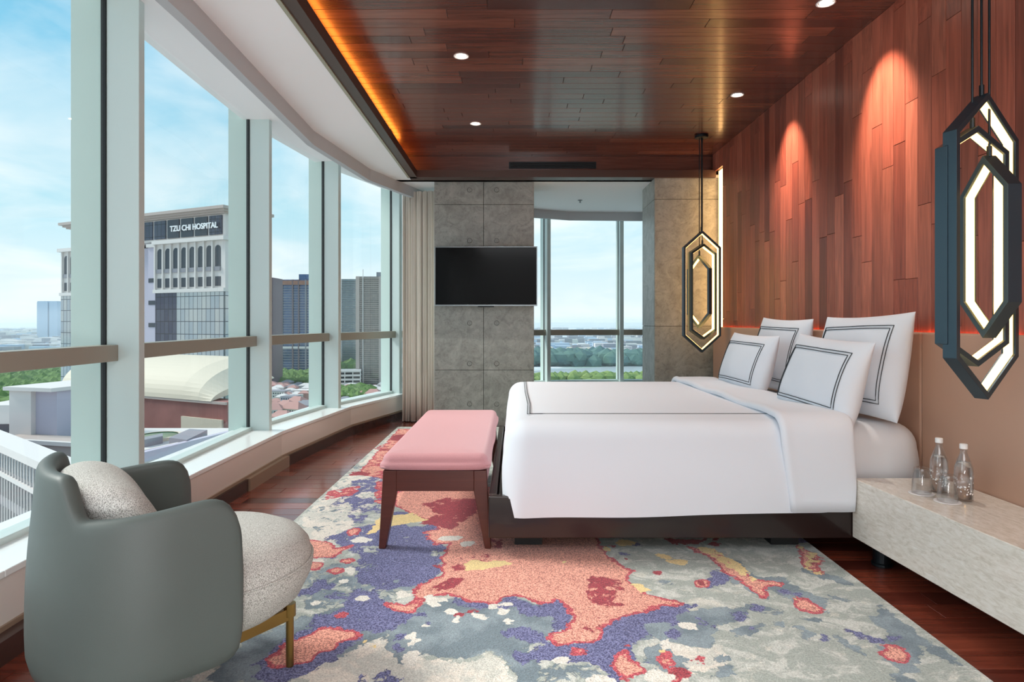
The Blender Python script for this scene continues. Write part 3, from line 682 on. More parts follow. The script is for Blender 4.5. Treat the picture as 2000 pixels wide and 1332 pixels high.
# ------------------------------------------------------------------ bed
BX0, BX1, BY0, BY1 = -.125, 2.05, 3.05, 5.14
bed = empty('bed', (1.0, 4.1, 0), 0, 'wide bed in white linen on a near black timber platform', 'bed')
def chb(mb, name, m, par, **k):
    o = mb.build(name, m, par, **k); o.location = (-par.location.x, -par.location.y, -par.location.z); return o
fb = MB().box(BX0, BY0, .108, BX1, BY0+.04, .31).box(BX0, BY1-.04, .108, BX1, BY1, .31).box(BX0, BY0+.04, .108, BX0+.04, BY1-.04, .31)
fb.box(BX0+.04, BY0+.04, .2, BX1, BY1-.04, .27)
chb(fb, 'frame', M['bedwood'], bed, bevel=.006)
for x, y in ((.0, 3.22), (.0, 4.9), (1.3, 3.22), (1.3, 4.9)):
    chb(MB().box(x, y, .019, x+.14, y+.1, .11), 'leg', M['gasket'], bed)
def rounded_slab(x0, y0, x1, y1, z0f, z1, r, n=8, puff=.0, r2=None, openx1=False, flare=0):
    """soft slab with rounded top edges; z0f(x,y)->bottom height; sides hang down"""
    r2 = r2 or r
    # plan outline as rounded rect, rows from bottom to top then across
    plan = []
    for cx, cy, a0 in ((x1-r2, y1-r2, 0), (x0+r2, y1-r2, 90), (x0+r2, y0+r2, 180), (x1-r2, y0+r2, 270)):
        for k in range(n+1):
            t = math.radians(a0+90*k/n); plan.append((cx+r2*math.cos(t), cy+r2*math.sin(t), math.cos(t), math.sin(t)))
    dense = []
    for i, p in enumerate(plan):
        q = plan[(i+1) % len(plan)]; d = math.hypot(q[0]-p[0], q[1]-p[1]); m_ = max(1, int(d/.06))
        for k in range(m_):
            s = k/m_; dense.append(tuple(p[j]+(q[j]-p[j])*s for j in range(4)))
    mb = MB(); rows = []
    zb = [z0f(p[0], p[1]) for p in dense]
    hgt = [0, .12, .3, .5, .7, .85, 1]
    def row(inset, zf):
        i0 = len(mb.v)
        for i, p in enumerate(dense): mb.v.append((p[0]-p[2]*inset(i), p[1]-p[3]*inset(i), zf(i)))
        rows.append(i0)
    for h in hgt:
        row(lambda i, h=h: -flare*(1-h)**1.5-.006*math.sin(i*.55)*(1-h)-.012*math.sin(PI*h), lambda i, h=h: zb[i]+(z1-r-zb[i])*h)
    for k in range(1, n+1):
        t = PI/2*k/n; row(lambda i, t=t: r*(1-math.cos(t)), lambda i, t=t: z1-r+r*math.sin(t))
    nd = len(dense)
    for a, b in zip(rows, rows[1:]):
        for i in range(nd): mb.f.append((a+i, a+(i+1) % nd, b+(i+1) % nd, b+i))
    cxm, cym = (x0+x1)/2, (y0+y1)/2; last = rows[-1]; tops = [mb.v[last+i] for i in range(nd)]
    prev = last
    hx, hy = (x1-x0)/2, (y1-y0)/2; qm = min(.15, (min(hx, hy)-r)*.9)
    for q in (qm*.25, qm*.6, qm):
        i0 = len(mb.v)
        for p in tops: mb.v.append((cxm+max(-hx+r+q, min(hx-r-q, p[0]-cxm)), cym+max(-hy+r+q, min(hy-r-q, p[1]-cym)), z1+puff*(1-(1-q/qm)**2)))
        for i in range(nd): mb.f.append((prev+i, prev+(i+1) % nd, i0+(i+1) % nd, i0+i))
        prev = i0
    mb.f.append(tuple(prev+i for i in range(nd)))
    return mb
chb(rounded_slab(.0, BY0+.1, BX1+.005, BY1-.1, lambda x, y: .31, .635, .12, r2=.13), 'mattress', M['sheet'], bed, smooth=True)
def dz(x, y):
    base = .212+.035*max(0, min(1, x/1.6))
    if x < .0 : base = .30+.0*y
    if x > 1.55: return .25
    if y > 4.5: base = .3
    return base+.004*math.sin(x*7)
duv = rounded_slab(-.045, BY0-.028, 1.56, BY1-.01, dz, .672, .10, puff=.012, r2=.115, flare=.012)
duvet = chb(duv, 'duvet', M['linen'], bed, smooth=True)
def fold_strip():
    y0, y1, zt, r, zb = BY0-.045, BY1+.005, .697, .11, .252; path = []
    for k in range(7): path.append((y0, zb+(zt-r-zb)*k/6, 0, 1, k/6))
    for k in range(1, 9): t = PI/2*k/8; path.append((y0+r*(1-math.cos(t)), zt-r+r*math.sin(t), math.sin(t), math.cos(t), 1))
    for k in range(1, 20): path.append((y0+r+(y1-y0-2*r)*k/20, zt+.006*math.sin(k*.9), 1, 0, 1))
    for k in range(0, 9): t = PI/2*(1-k/8); path.append((y1-r*(1-math.cos(t)), zt-r+r*math.sin(t), math.sin(t), -math.cos(t), 1))
    path.append((y1, .3, 0, -1, 1)); mb = MB(); m_ = 28
    def f(i, j):
        y_, z_, ty, tz, h = path[i]; a = 2*PI*j/m_; c, s_ = math.cos(a), math.sin(a)
        ny_, nz_ = -tz, ty                                        # outward normal of the path
        X0 = 1.262+.045*(1-h)**1.0; X1 = 1.612+.006*math.sin(i*.7)
        cx_ = (X0+X1)/2; hw = (X1-X0)/2; th = .016+.008*(c < -.6)
        x = cx_+hw*math.copysign(abs(c)**.35, c); o = th*math.copysign(abs(s_)**.8, s_)
        return (x, y_+ny_*o, z_+nz_*o)
    mb.grid(f, len(path), m_, closev=True); mb.f.append(tuple(range(m_))); mb.f.append(tuple(reversed(range((len(path)-1)*m_, len(path)*m_))))
    return mb
foldo = chb(fold_strip(), 'turned_down_sheet', M['linen'], bed, smooth=True, recalc=True)
st = MB()
for d in (0, .014):
    st.tube([(.075+d, 5.0, .6825), (.07+d, 4.2, .6825), (.075+d, 3.6, .6825), (.065+d, BY0+.165+d, .6822)], .0022, 5)
    st.tube([(.065+d, BY0+.165+d, .6826), (.4, BY0+.165+d, .6828), (.9, BY0+.165+d, .6828), (1.29, BY0+.165+d, .6828)], .0011, 5)
o = chb(st, 'embroidered_line', M['stitch'], bed)

# ------------------------------------------------------------------ pillows
def pillow(name, w, h, T, c, yaw, lean, roll, label, inset=.075, seed=0):
    """local x width, local z height, local -y the front"""
    r = random.Random(seed)
    root = bpy.data.objects.new(name, None); SC.collection.objects.link(root); root.empty_display_size = .1
    tag(root, label, 'pillow', 'white pillows on the bed')
    root.location = c
    root.rotation_euler = (Matrix.Rotation(yaw, 3, 'Z') @ Matrix.Rotation(lean, 3, 'X') @ Matrix.Rotation(roll, 3, 'Y')).to_euler()
    ph = [r.random()*6 for _ in range(6)]
    def surf(u, v, s):
        px = .055*(1-v*v)*u*abs(u)**2; pz = .06*(1-u*u)*v*abs(v)**2
        x = w/2*(u-px); z = h/2*(v-pz)
        e = max(0, (1-abs(u)**2.6))*max(0, (1-abs(v)**2.6))
        t = T/2*e**.5*(1+.10*math.sin(2.3*u+ph[0])*math.cos(1.9*v+ph[1])) + .004*math.sin(7*u+ph[2]+2*v)*e
        sag = .02*(1-v)*(1-u*u)
        return Vector((x*(1+.02*math.sin(2*v+ph[3])), s*t*(1.0+.25*(-v)*.8), z-.0*sag))
    n = 26; mb = MB()
    us = [math.sin(PI/2*(-1+2*k/(n-1))) for k in range(n)]
    mb.grid(lambda a, b: surf(us[a], us[b], -1), n, n)
    mb.grid(lambda a, b: surf(us[n-1-a], us[b], 1), n, n)
    mb.build('pillowcase', M['linen'], root, smooth=True, recalc=True, subsurf=1)
    ln = MB()
    for d in (0, .016):
        u0 = 1-2*(inset+d)/w; v0 = 1-2*(inset+d)/h; pts = []
        for a, b in (((-u0, v0), (u0, v0)), ((u0, v0), (u0, -v0)), ((u0, -v0), (-u0, -v0)), ((-u0, -v0), (-u0, v0))):
            for k in range(14):
                s = k/14; p = surf(a[0]+(b[0]-a[0])*s, a[1]+(b[1]-a[1])*s, -1); p.y -= .0018; pts.append(p)
        pts.append(pts[0]); ln.tube(pts, .0022, 5)
    ln.build('embroidered_line', M['stitch'], root)
    return root
yw = -PI/2      # front (-y local) turned to face -x world: rotate z by -90deg
pillow('pillow', .74, .56, .20, (1.885, 3.48, .915), yw+.10, -.20, -.03, 'tall white square pillow against the headboard, nearer of the two back ones', seed=1)
pillow('pillow', .74, .54, .20, (1.93, 4.62, .91), yw+.06, -.18, .02, 'tall white square pillow against the headboard behind the far small one', seed=2)
pillow('pillow', .68, .46, .19, (1.65, 3.41, .845), yw+.12, -.28, .05, 'small white pillow in front, nearer the stone shelf with bottles', seed=3)
pillow('pillow', .68, .44, .19, (1.655, 4.52, .85), yw+.10, -.28, .02, 'small white pillow in front on the window side of the bed', seed=4)

# ------------------------------------------------------------------ bench
def bench():
    b = empty('upholstered_bench', (-.4, 3.95, 0), 0, 'long pink upholstered bench with tapered red-brown legs at the bed foot', 'bench')
    X0, X1, Y0, Y1 = -.655, -.14, 3.16, 4.76
    for y in (Y0, Y1-.055):
        y1 = y+.055
        fr = MB()
        # end apron with two tapered legs as one shape drawn in xz
        def plate(name, pts):
            mb = MB(); n = len(pts); mb.v = [(p[0], y, p[1]) for p in pts]+[(p[0], y1, p[1]) for p in pts]
            mb.f = [tuple(range(n)), tuple(reversed(range(n, 2*n)))]+[(k, (k+1) % n+0, (k+1) % n+n, k+n)[::-1] for k in range(n)]
            chb(mb, name, M['walnut'], b, bevel=.004, recalc=True)
        plate('apron', [(X0+.065, .305), (X1-.062, .305), (X1-.062, .408), (X0+.065, .408)])
        plate('leg', [(X0-.022, .018), (X0+.012, .018), (X0+.066, .302), (X0+.066, .408), (X0, .408)])
        plate('leg', [(X1+.022, .018), (X1, .408), (X1-.063, .408), (X1-.063, .302), (X1-.008, .018)])
    chb(MB().box(X0-.004, Y0+.058, .335, X1+.004, Y1-.058, .43), 'upholstered_rail', M['pink'], b, bevel=.012, seg=3)
    c = rounded_slab(X0-.008, Y0-.004, X1+.008, Y1+.004, lambda x, y: .412, .492, .04, puff=.010, r2=.046)
    chb(c, 'seat_cushion', M['pink'], b, smooth=True)
    p = MB().tube([(X0-.012, Y0, .425), (X0-.012, Y1, .425), (X1+.012, Y1, .425), (X1+.012, Y0, .425), (X0-.012, Y0, .425)], .005, 6)
    chb(p, 'piping', M['pink'], b, smooth=True)
bench()

# ------------------------------------------------------------------ stone shelf (nightstand)
ns = empty('stone_nightstand', (1.9, 2.0, 0), 0, 'long cream travertine slab nightstand floating low beside the bed', 'nightstand')
NT, NB = .400, .118
chb(MB().prism([(1.62, 3.045), (1.78, .2), (HX-.004, .2), (HX-.004, 3.045)], NB, NT), 'slab', M['marble'], ns, bevel=.004)
for x, y in ((1.735, 3.0), (1.8, .7)):
    chb(MB().lathe([(.045, .001), (.045, .012), (.038, .016), (.038, NB)], (x, y, 0), n=24), 'leg', M['black'], ns, smooth=False)
# bottles, glasses, coasters
def bottle(loc, label):
    r = empty('water_bottle', loc, 0, label, 'bottle', 'water bottles on the stone nightstand')
    prof = [(.0001, .0), (.032, .001), (.035, .006), (.035, .115), (.033, .14), (.022, .175), (.014, .195), (.0125, .20), (.0125, .222)]
    inner = [(.0105, .222), (.0105, .2), (.0125, .193), (.0195, .174), (.0305, .14), (.0325, .115), (.0325, .009), (.0001, .006)]
    MB().lathe(prof+inner, n=32, cap=False).build('bottle_glass', M['glass'], r, smooth=True)
    MB().lathe([(.0001, .0065), (.032, .0095), (.032, .115), (.030, .14), (.024, .160), (.0001, .160)], n=32, cap=False).build('water', M['water'], r, smooth=True)
    MB().lathe([(.0001, .215), (.0145, .215), (.0150, .218), (.0150, .234), (.013, .236), (.0001, .236)], n=24, cap=False).build('cap', M['caps'], r, smooth=False)
    pr = MB(); rr = random.Random(3)   # white printed leaf pattern
    for k in range(46):
        t = rr.uniform(PI*.75, PI*1.9); z = rr.uniform(.03, .105); R = .0356; w = rr.uniform(.002, .005); h = rr.uniform(.002, .006); a = rr.uniform(-.8, .8)
        q = []
        for du, dz_ in ((-w, 0), (0, -h), (w, 0), (0, h)):
            u = du*math.cos(a)-dz_*math.sin(a); v = du*math.sin(a)+dz_*math.cos(a)
            q.append((R*math.cos(t+u/R), R*math.sin(t+u/R), z+v))
        pr.quad(*q)
    tag(pr.build('printed_pattern', M['caps'], r), kind='stuff')
bz = NT+.001
bottle((1.872, 2.80, bz), 'slim clear water bottle with white cap standing behind the tumbler')
bottle((1.885, 2.665, bz), 'slim clear water bottle with white cap, the one nearer the headboard edge')
def tumbler(loc, label, lc):
    c = empty('coaster', loc, 0, lc, 'coaster', 'paper coasters under the tumblers')
    MB().lathe([(.0001, 0), (.049, 0), (.05, .001), (.049, .003), (.0001, .003)], n=36, cap=False).build('disc', M['coaster'], c)
    r = empty('drinking_glass', (loc[0], loc[1], loc[2]+.0035), 0, label, 'glass', 'upturned tumblers on coasters')
    out = [(.038, 0), (.0375, .03), (.034, .075), (.0295, .108), (.027, .111), (.0001, .111)]
    inn = [(.0001, .100), (.026, .099), (.0325, .074), (.0362, .03), (.0368, 0)]
    MB().lathe(out+inn, n=36, cap=False).build('tumbler', M['glass'], r, smooth=True, recalc=True)
tumbler((1.772, 2.765, bz), 'clear upturned tumbler at the bed side of the two bottles', 'white round coaster under the tumbler nearer the bed')
tumbler((1.800, 2.640, bz), 'clear upturned tumbler in front of the two bottles', 'white round coaster under the tumbler in front of the bottles')

# ------------------------------------------------------------------ pendants
def pendant(c, angs, offs, label, ztop=ZC):
    r = empty('pendant_light', (c[0], c[1], ztop), 0, label, 'pendant light', 'hexagonal pendants over the nightstands')
    MB().lathe([(.0001, 0), (.062, 0), (.064, -.008), (.064, -.022), (.058, -.026), (.0001, -.026)], n=28, cap=False).build('canopy', M['black'], r)
    zc_ = 1.436-ztop
    for (W, H, bar), a, (ox, oy) in zip(((.365, 1.165, .845), (.305, .915, .74), (.25, .70, .43)), angs, offs):
        hx = [(0, H/2), (W/2, bar/2), (W/2, -bar/2), (0, -H/2), (-W/2, -bar/2), (-W/2, bar/2)]
        th, dp = .021, .052
        ca, sa = math.cos(a), math.sin(a)
        def W3(u, z, d): return (ox+u*ca-d*sa, oy+u*sa+d*ca, zc_+z)
        def ins(t):   # inset hexagon by true distance t
            pts = []
            for i in range(6):
                p0, p1, p2 = Vector(hx[i-1]), Vector(hx[i]), Vector(hx[(i+1) % 6])
                n1 = Vector(((p1-p0).y, -(p1-p0).x)).normalized(); n2_ = Vector(((p2-p1).y, -(p2-p1).x)).normalized()
                bis = (n1+n2_).normalized(); k = t/bis.dot(n1); pts.append(p1-(-bis*k if False else bis*0)-(-1)*0*bis if False else p1+bis*k)
            return pts
        # path is clockwise: right-hand normal points inward
        out_h = [Vector(p) for p in hx]; in_h = ins(th)
        mb = MB()
        def cs(i, j):
            p = (out_h[i], out_h[i], in_h[i], in_h[i])[j]; d = (-dp/2, dp/2, dp/2, -dp/2)[j]; return W3(p.x, p.y, d)
        mb.grid(cs, 6, 4, closeu=True, closev=True)
        f = mb.build('hexagon_frame', M['pendant'], r, bevel=.0012, seg=1, recalc=True)
        i1, i2 = ins(th-.001), ins(th+.004); lb = MB()
        def cl(i, j):
            p = (i1[i], i1[i], i2[i], i2[i])[j]; d = (-.016, .016, .016, -.016)[j]; return W3(p.x, p.y, d)
        lb.grid(cl, 6, 4, closeu=True, closev=True); lb.build('light_diffuser', M['ledpend'], f, recalc=True)
        MB().tube([(ox, oy, -.02), (ox, oy, zc_+H/2+.03)], .0045, 8).build('suspension_rod', M['black'], r)
        MB().tube([(ox, oy, zc_+H/2+.035), (ox, oy, zc_+H/2-.005)], .009, 8).build('rod_collar', M['black'], r)
pendant((1.787, 2.43), (math.radians(22), math.radians(15), math.radians(90)), ((0, 0), (-.035, .0), (.03, .0)), 'large near pendant of three nested lit hexagon frames above the bottles')
pendant((1.787, 6.07), (math.radians(4), math.radians(24), math.radians(-52)), ((0, 0), (.012, .01), (-.02, .0)), 'far pendant of three nested lit hexagon frames in front of the concrete pier')

# ------------------------------------------------------------------ television
tv = empty('television', (px2x(949, 6.72), 6.74, 1.63), math.radians(-1), 'wide flat black television with silver edge on the concrete pier', 'television')
tw, th = .545, .315
bz_ = MB().box(-tw, -.02, -th, tw, .03, -th+.014).box(-tw, -.02, th-.010, tw, .03, th).box(-tw, -.02, -th+.014, -tw+.010, .03, th-.01).box(tw-.010, -.02, -th+.014, tw, .03, th-.01)
bz_.build('bezel', M['silver'], tv, bevel=.002)
MB().box(-tw+.010, -.014, -th+.014, tw-.010, .02, th-.01).build('screen', M['screen'], tv)
MB().box(-tw+.02, .02, -th+.02, tw-.02, .045, th-.02).build('rear_cover', M['gasket'], tv)
MB().box(-.085, -.016, -th-.012, .085, .02, -th).build('sensor_bar', M['gasket'], tv)
MB().box(-.2, .045, -.15, .2, .175, .15).build('wall_bracket', M['black'], tv)

# ------------------------------------------------------------------ curtain
cu = MB(); nf = 420
def cpt(a, b):
    s = a/(nf-1); x = -1.29+s*.49; yy = 7.30-.10*s; z = .012+b/7*2.62
    am = .042*(1-.15*b/7); w = s*2*PI*15
    return (x+.012*math.sin(w*.5+1)+.012*math.cos(2*w), yy+am*math.sin(w)+.012*math.sin(w*.37+2+.1*b), z)
cu.grid(cpt, nf, 8)
co = cu.build('curtain', mat('beige_curtain_weave', 'EAE3D8', .85, sheen=.2), smooth=True)
so_ = co.modifiers.new('thick', 'SOLIDIFY'); so_.thickness = .004
tag(co, 'floor length beige curtain gathered in folds beside the concrete pier', 'curtain')

# ------------------------------------------------------------------ armchair
def armchair():
    C = Vector((-1.0, 1.97)); phi = math.radians(38)
    r = empty('armchair', (C.x, C.y, 0), phi, 'low round armchair with grey-green leather shell and pale tweed seat', 'armchair')
    # outer plan curve in local (u forward, v left/far)
    path = []
    for k in range(6): path.append((.065-.185*k/6, -.338-.012*k/6))
    for k in range(31):
        t = PI/2*(2*k/30-1); c_, s_ = math.cos(t), math.sin(t); e = 2/2.35
        path.append((-.12-.285*abs(c_)**e, .35*(abs(s_)**e)*(1 if s_ > 0 else -1)))
    for k in range(1, 7): path.append((-.12+.185*k/6, .35-.012*k/6))
    n = len(path); cum = [0]
    for a, b in zip(path, path[1:]): cum.append(cum[-1]+math.hypot(b[0]-a[0], b[1]-a[1]))
    T = cum[-1]
    nors = []
    for i in range(n):
        a, b = path[max(i-1, 0)], path[min(i+1, n-1)]; t = Vector((b[0]-a[0], b[1]-a[1])).normalized(); nors.append(Vector((-t.y, t.x)))
    # travel from near tip round the back to the far tip; inward normal is to the... computed by centre test
    cen = Vector((-.05, 0))
    nors = [q if q.dot(cen-Vector(p)) > 0 else -q for q, p in zip(nors, path)]
    def sm(x): x = max(0, min(1, x)); return x*x*(3-2*x)
    mb = MB(); m = 18
    def sec(i, j):
        s = cum[i]; d = min(s, T-s); u, v = path[i]
        top = .675-.02*sm((d)/.35)
        top += .105*sm((d-.415)/.055)
        bot = .215
        # rounding at the free ends
        rr = .09
        if d < rr: q = math.sqrt(max(0, 1-(1-d/rr)**2)); top -= rr*(1-q)*.9; bot += .05*(1-q)
        th = .048 if d > .03 else .048*(.45+.55*math.sqrt(d/.03))
        prof = []
        for k in range(7): prof.append((0, bot+(top-.024-bot)*k/6))
        for k in range(1, 6): t = PI*k/6; prof.append((th/2-th/2*math.cos(t), top-.024+.024*math.sin(t)))
        for k in range(6): prof.append((th, top-.024-(top-.024-bot)*k/5))
        o, z = prof[j]
        fl = .022*(1-(z-.2)/.5)-.014
        bul = .010*math.sin(PI*min(1, max(0, (z-.2)/.5)))
        nn = nors[i]; p = Vector((u, v))+nn*(o-fl-bul)
        return (p.x, p.y, z)
    mb.grid(sec, n, m, closev=True)
    mb.f.append(tuple(range(m))); mb.f.append(tuple(reversed(range((n-1)*m, n*m))))
    sh = mb.build('leather_shell', M['leather'], r, smooth=True, recalc=True, subsurf=1)
    # seat drum with crowned top
    prof = [(.001, .236), (.17, .236), (.232, .248), (.276, .282), (.304, .34), (.312, .375), (.306, .40), (.30, .43), (.275, .462), (.22, .488), (.12, .503), (.001, .508)]
    st_ = MB().lathe(prof, (.035, 0, 0), n=56, sx=1.05, sy=1.0, cap=False).build('seat_cushion', M['tweed'], r, smooth=True)
    MB().tube([(.035+.3255*math.cos(t), .31*math.sin(t), .392) for t in [2*PI*k/60 for k in range(61)]], .0035, 6).build('piping', M['tweed'], st_, smooth=True)
    # back cushion
    bc = MB(); nn_ = 22; us = [math.sin(PI/2*(-1+2*k/(nn_-1))) for k in range(nn_)]
    def bs_(u, v, s):
        e = max(0, 1-abs(u)**3)*max(0, 1-abs(v)**3); q = 1-.20*(abs(u)*abs(v))**2
        t = .10*e**.5; x = .24*u*q; z = .135*v*q
        return (-.215+s*t-.07*v+.04*u*u, x, .605+z)
    bc.grid(lambda a, b: bs_(us[a], us[b], 1), nn_, nn_); bc.grid(lambda a, b: bs_(us[nn_-1-a], us[b], -1), nn_, nn_)
    bc.build('back_cushion', M['tweed'], r, smooth=True, recalc=True, subsurf=1)
    # brass base
    rot = Matrix.Rotation(-phi, 2)
    def loc(x, y): q = rot @ Vector((x-C.x, y-C.y)); return (q.x, q.y)
    fl_ = loc(-.738, 2.085); fb_ = loc(-1.02, 1.66); gl = loc(-1.07, 2.29); gb = loc(-1.30, 1.9)
    base = MB()
    for a, b in ((fl_, fb_), (fl_, gl), (gl, gb), (fb_, gb)):
        base.bar((*a, .192), (*b, .192), .014, .04)
    base.bar((*fl_, .2), (*gb, .2), .03, .012); base.bar((*gl, .2), (*fb_, .2), .03, .012)
    base.build('brass_base', M['brass'], r, bevel=.002)
    for p in (fl_, fb_, gl, gb):
        lg = MB().tube([(*p, .001+(.018 if p in (fl_, gl) else 0)), (*p, .21)], [.0125, .0125], 14)
        lg.build('leg', M['brass'], r, smooth=False, bevel=.002)
        MB().lathe([(.0001, .185), (.019, .185), (.019, .226), (.0001, .226)], (p[0], p[1], 0), n=16, cap=False).build('leg_socket', M['brass'], r)
armchair()

# ------------------------------------------------------------------ the city outside
GZ = -75.0
def city_mat(name, col, rough=.8, **k): return mat(name, col, rough, **k)
M['c_white'] = city_mat('pale_render', 'D9D3CF', .85); M['c_cream'] = city_mat('cream_roof', 'D8CCB8', .7); M['c_lav'] = city_mat('lavender_render', 'BDB8C6', .85)
M['c_brick'] = city_mat('red_brick', 'A06A64', .8, var=(.15, .3)); M['c_dark'] = mat('dark_window', '39404A', .2); M['c_cornice'] = city_mat('weathered_cornice', 'B7A9A2', .85)
M['c_red'] = city_mat('terracotta_roof', 'BC9088', .85); M['c_grey'] = city_mat('grey_roof', '8F8F96', .85); M['c_green'] = mat('green_pool_water', '1E6B4C', .1)
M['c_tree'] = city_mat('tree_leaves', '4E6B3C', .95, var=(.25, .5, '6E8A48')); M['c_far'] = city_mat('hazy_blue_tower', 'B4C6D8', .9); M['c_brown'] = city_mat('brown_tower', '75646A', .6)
def curtain_glass(name, cols, line, sx, sz, rough=.08, metal=.75):
    m = bpy.data.materials.new(name); m.use_nodes = True; nt = m.node_tree; N = nt.nodes; L = nt.links; b = N['Principled BSDF']
    tc = N.new('ShaderNodeTexCoord'); sp_ = N.new('ShaderNodeSeparateXYZ'); L.new(tc.outputs['Object'], sp_.inputs[0])
    ad = N.new('ShaderNodeMath'); ad.operation = 'ADD'; L.new(sp_.outputs[0], ad.inputs[0]); L.new(sp_.outputs[1], ad.inputs[1])
    cb = N.new('ShaderNodeCombineXYZ'); L.new(ad.outputs[0], cb.inputs[0]); L.new(sp_.outputs[2], cb.inputs[1])
    br = N.new('ShaderNodeTexBrick'); br.offset = 0; br.inputs['Scale'].default_value = 1; br.inputs['Brick Width'].default_value = sx; br.inputs['Row Height'].default_value = sz
    br.inputs['Mortar Size'].default_value = min(sx, sz)*.055; br.inputs['Color1'].default_value = lin(cols[0]); br.inputs['Color2'].default_value = lin(cols[1]); br.inputs['Mortar'].default_value = lin(line)
    L.new(cb.outputs[0], br.inputs['Vector']); L.new(br.outputs[0], b.inputs['Base Color']); b.inputs['Roughness'].default_value = rough
    mm = N.new('ShaderNodeMapRange'); L.new(br.outputs['Fac'], mm.inputs[0]); mm.inputs[3].default_value = metal; mm.inputs[4].default_value = 0; L.new(mm.outputs[0], b.inputs['Metallic'])
    return m
M['c_glass'] = curtain_glass('hospital_curtain_glass', ('B4BABA', '9EAAB2'), '3A424C', 2.1, 4.3)
M['c_glassd'] = curtain_glass('dark_curtain_glass', ('474A5A', '565A68'), '22252E', 2.1, 4.3, metal=.4)
M['c_glassb'] = curtain_glass('blue_tower_glass', ('3F5C86', '54709A'), '1E2A40', 2.4, 3.4, metal=.3)

# ground and water
def ground():
    m = bpy.data.materials.new('city_ground'); m.use_nodes = True; nt = m.node_tree; N = nt.nodes; L = nt.links; b = N['Principled BSDF']
    tc = N.new('ShaderNodeTexCoord'); vo = N.new('ShaderNodeTexVoronoi'); vo.inputs['Scale'].default_value = .028; L.new(tc.outputs['Object'], vo.inputs[0])
    n = N.new('ShaderNodeTexNoise'); n.inputs['Scale'].default_value = .0035; n.inputs['Detail'].default_value = 6; L.new(tc.outputs['Object'], n.inputs[0])
    r = N.new('ShaderNodeValToRGB'); L.new(vo.outputs['Color'], r.inputs[0]); e = r.color_ramp.elements
    e[0].position = .25; e[0].color = lin('93A3AB'); e[1].position = .75; e[1].color = lin('E6E6E4'); q = e.new(.5); q.color = lin('C3CACE')
    r2 = N.new('ShaderNodeValToRGB'); L.new(n.outputs[0], r2.inputs[0]); r2.color_ramp.elements[0].position = .42; r2.color_ramp.elements[1].position = .52
    mx = N.new('ShaderNodeMixRGB'); L.new(r2.outputs[0], mx.inputs[0]); mx.inputs[1].default_value = lin('8CA394'); L.new(r.outputs[0], mx.inputs[2])
    L.new(mx.outputs[0], b.inputs['Base Color']); b.inputs['Roughness'].default_value = .9; return m
gr_ = MB().box(-30000, 12, GZ-5, 30000, 45000, GZ).build('ground', ground()); tag(gr_, kind='structure')
wt = mat('river_water', 'E4ECF2', .12, 0, .8)
def flat(name, pts, z, th, m): return MB().prism(pts, z-th, z).build(name, m)
r1 = flat('river', [(40, 770), (280, 770), (420, 900), (700, 1150), (200, 1090), (0, 960)], GZ+.6, .5, wt); tag(r1, kind='structure')
r2 = flat('lake', [(-2300, 1750), (-1150, 1650), (-500, 1100), (-420, 1100), (-420, 2400), (-2300, 2500)], GZ+.6, .5, wt); tag(r2, kind='structure')

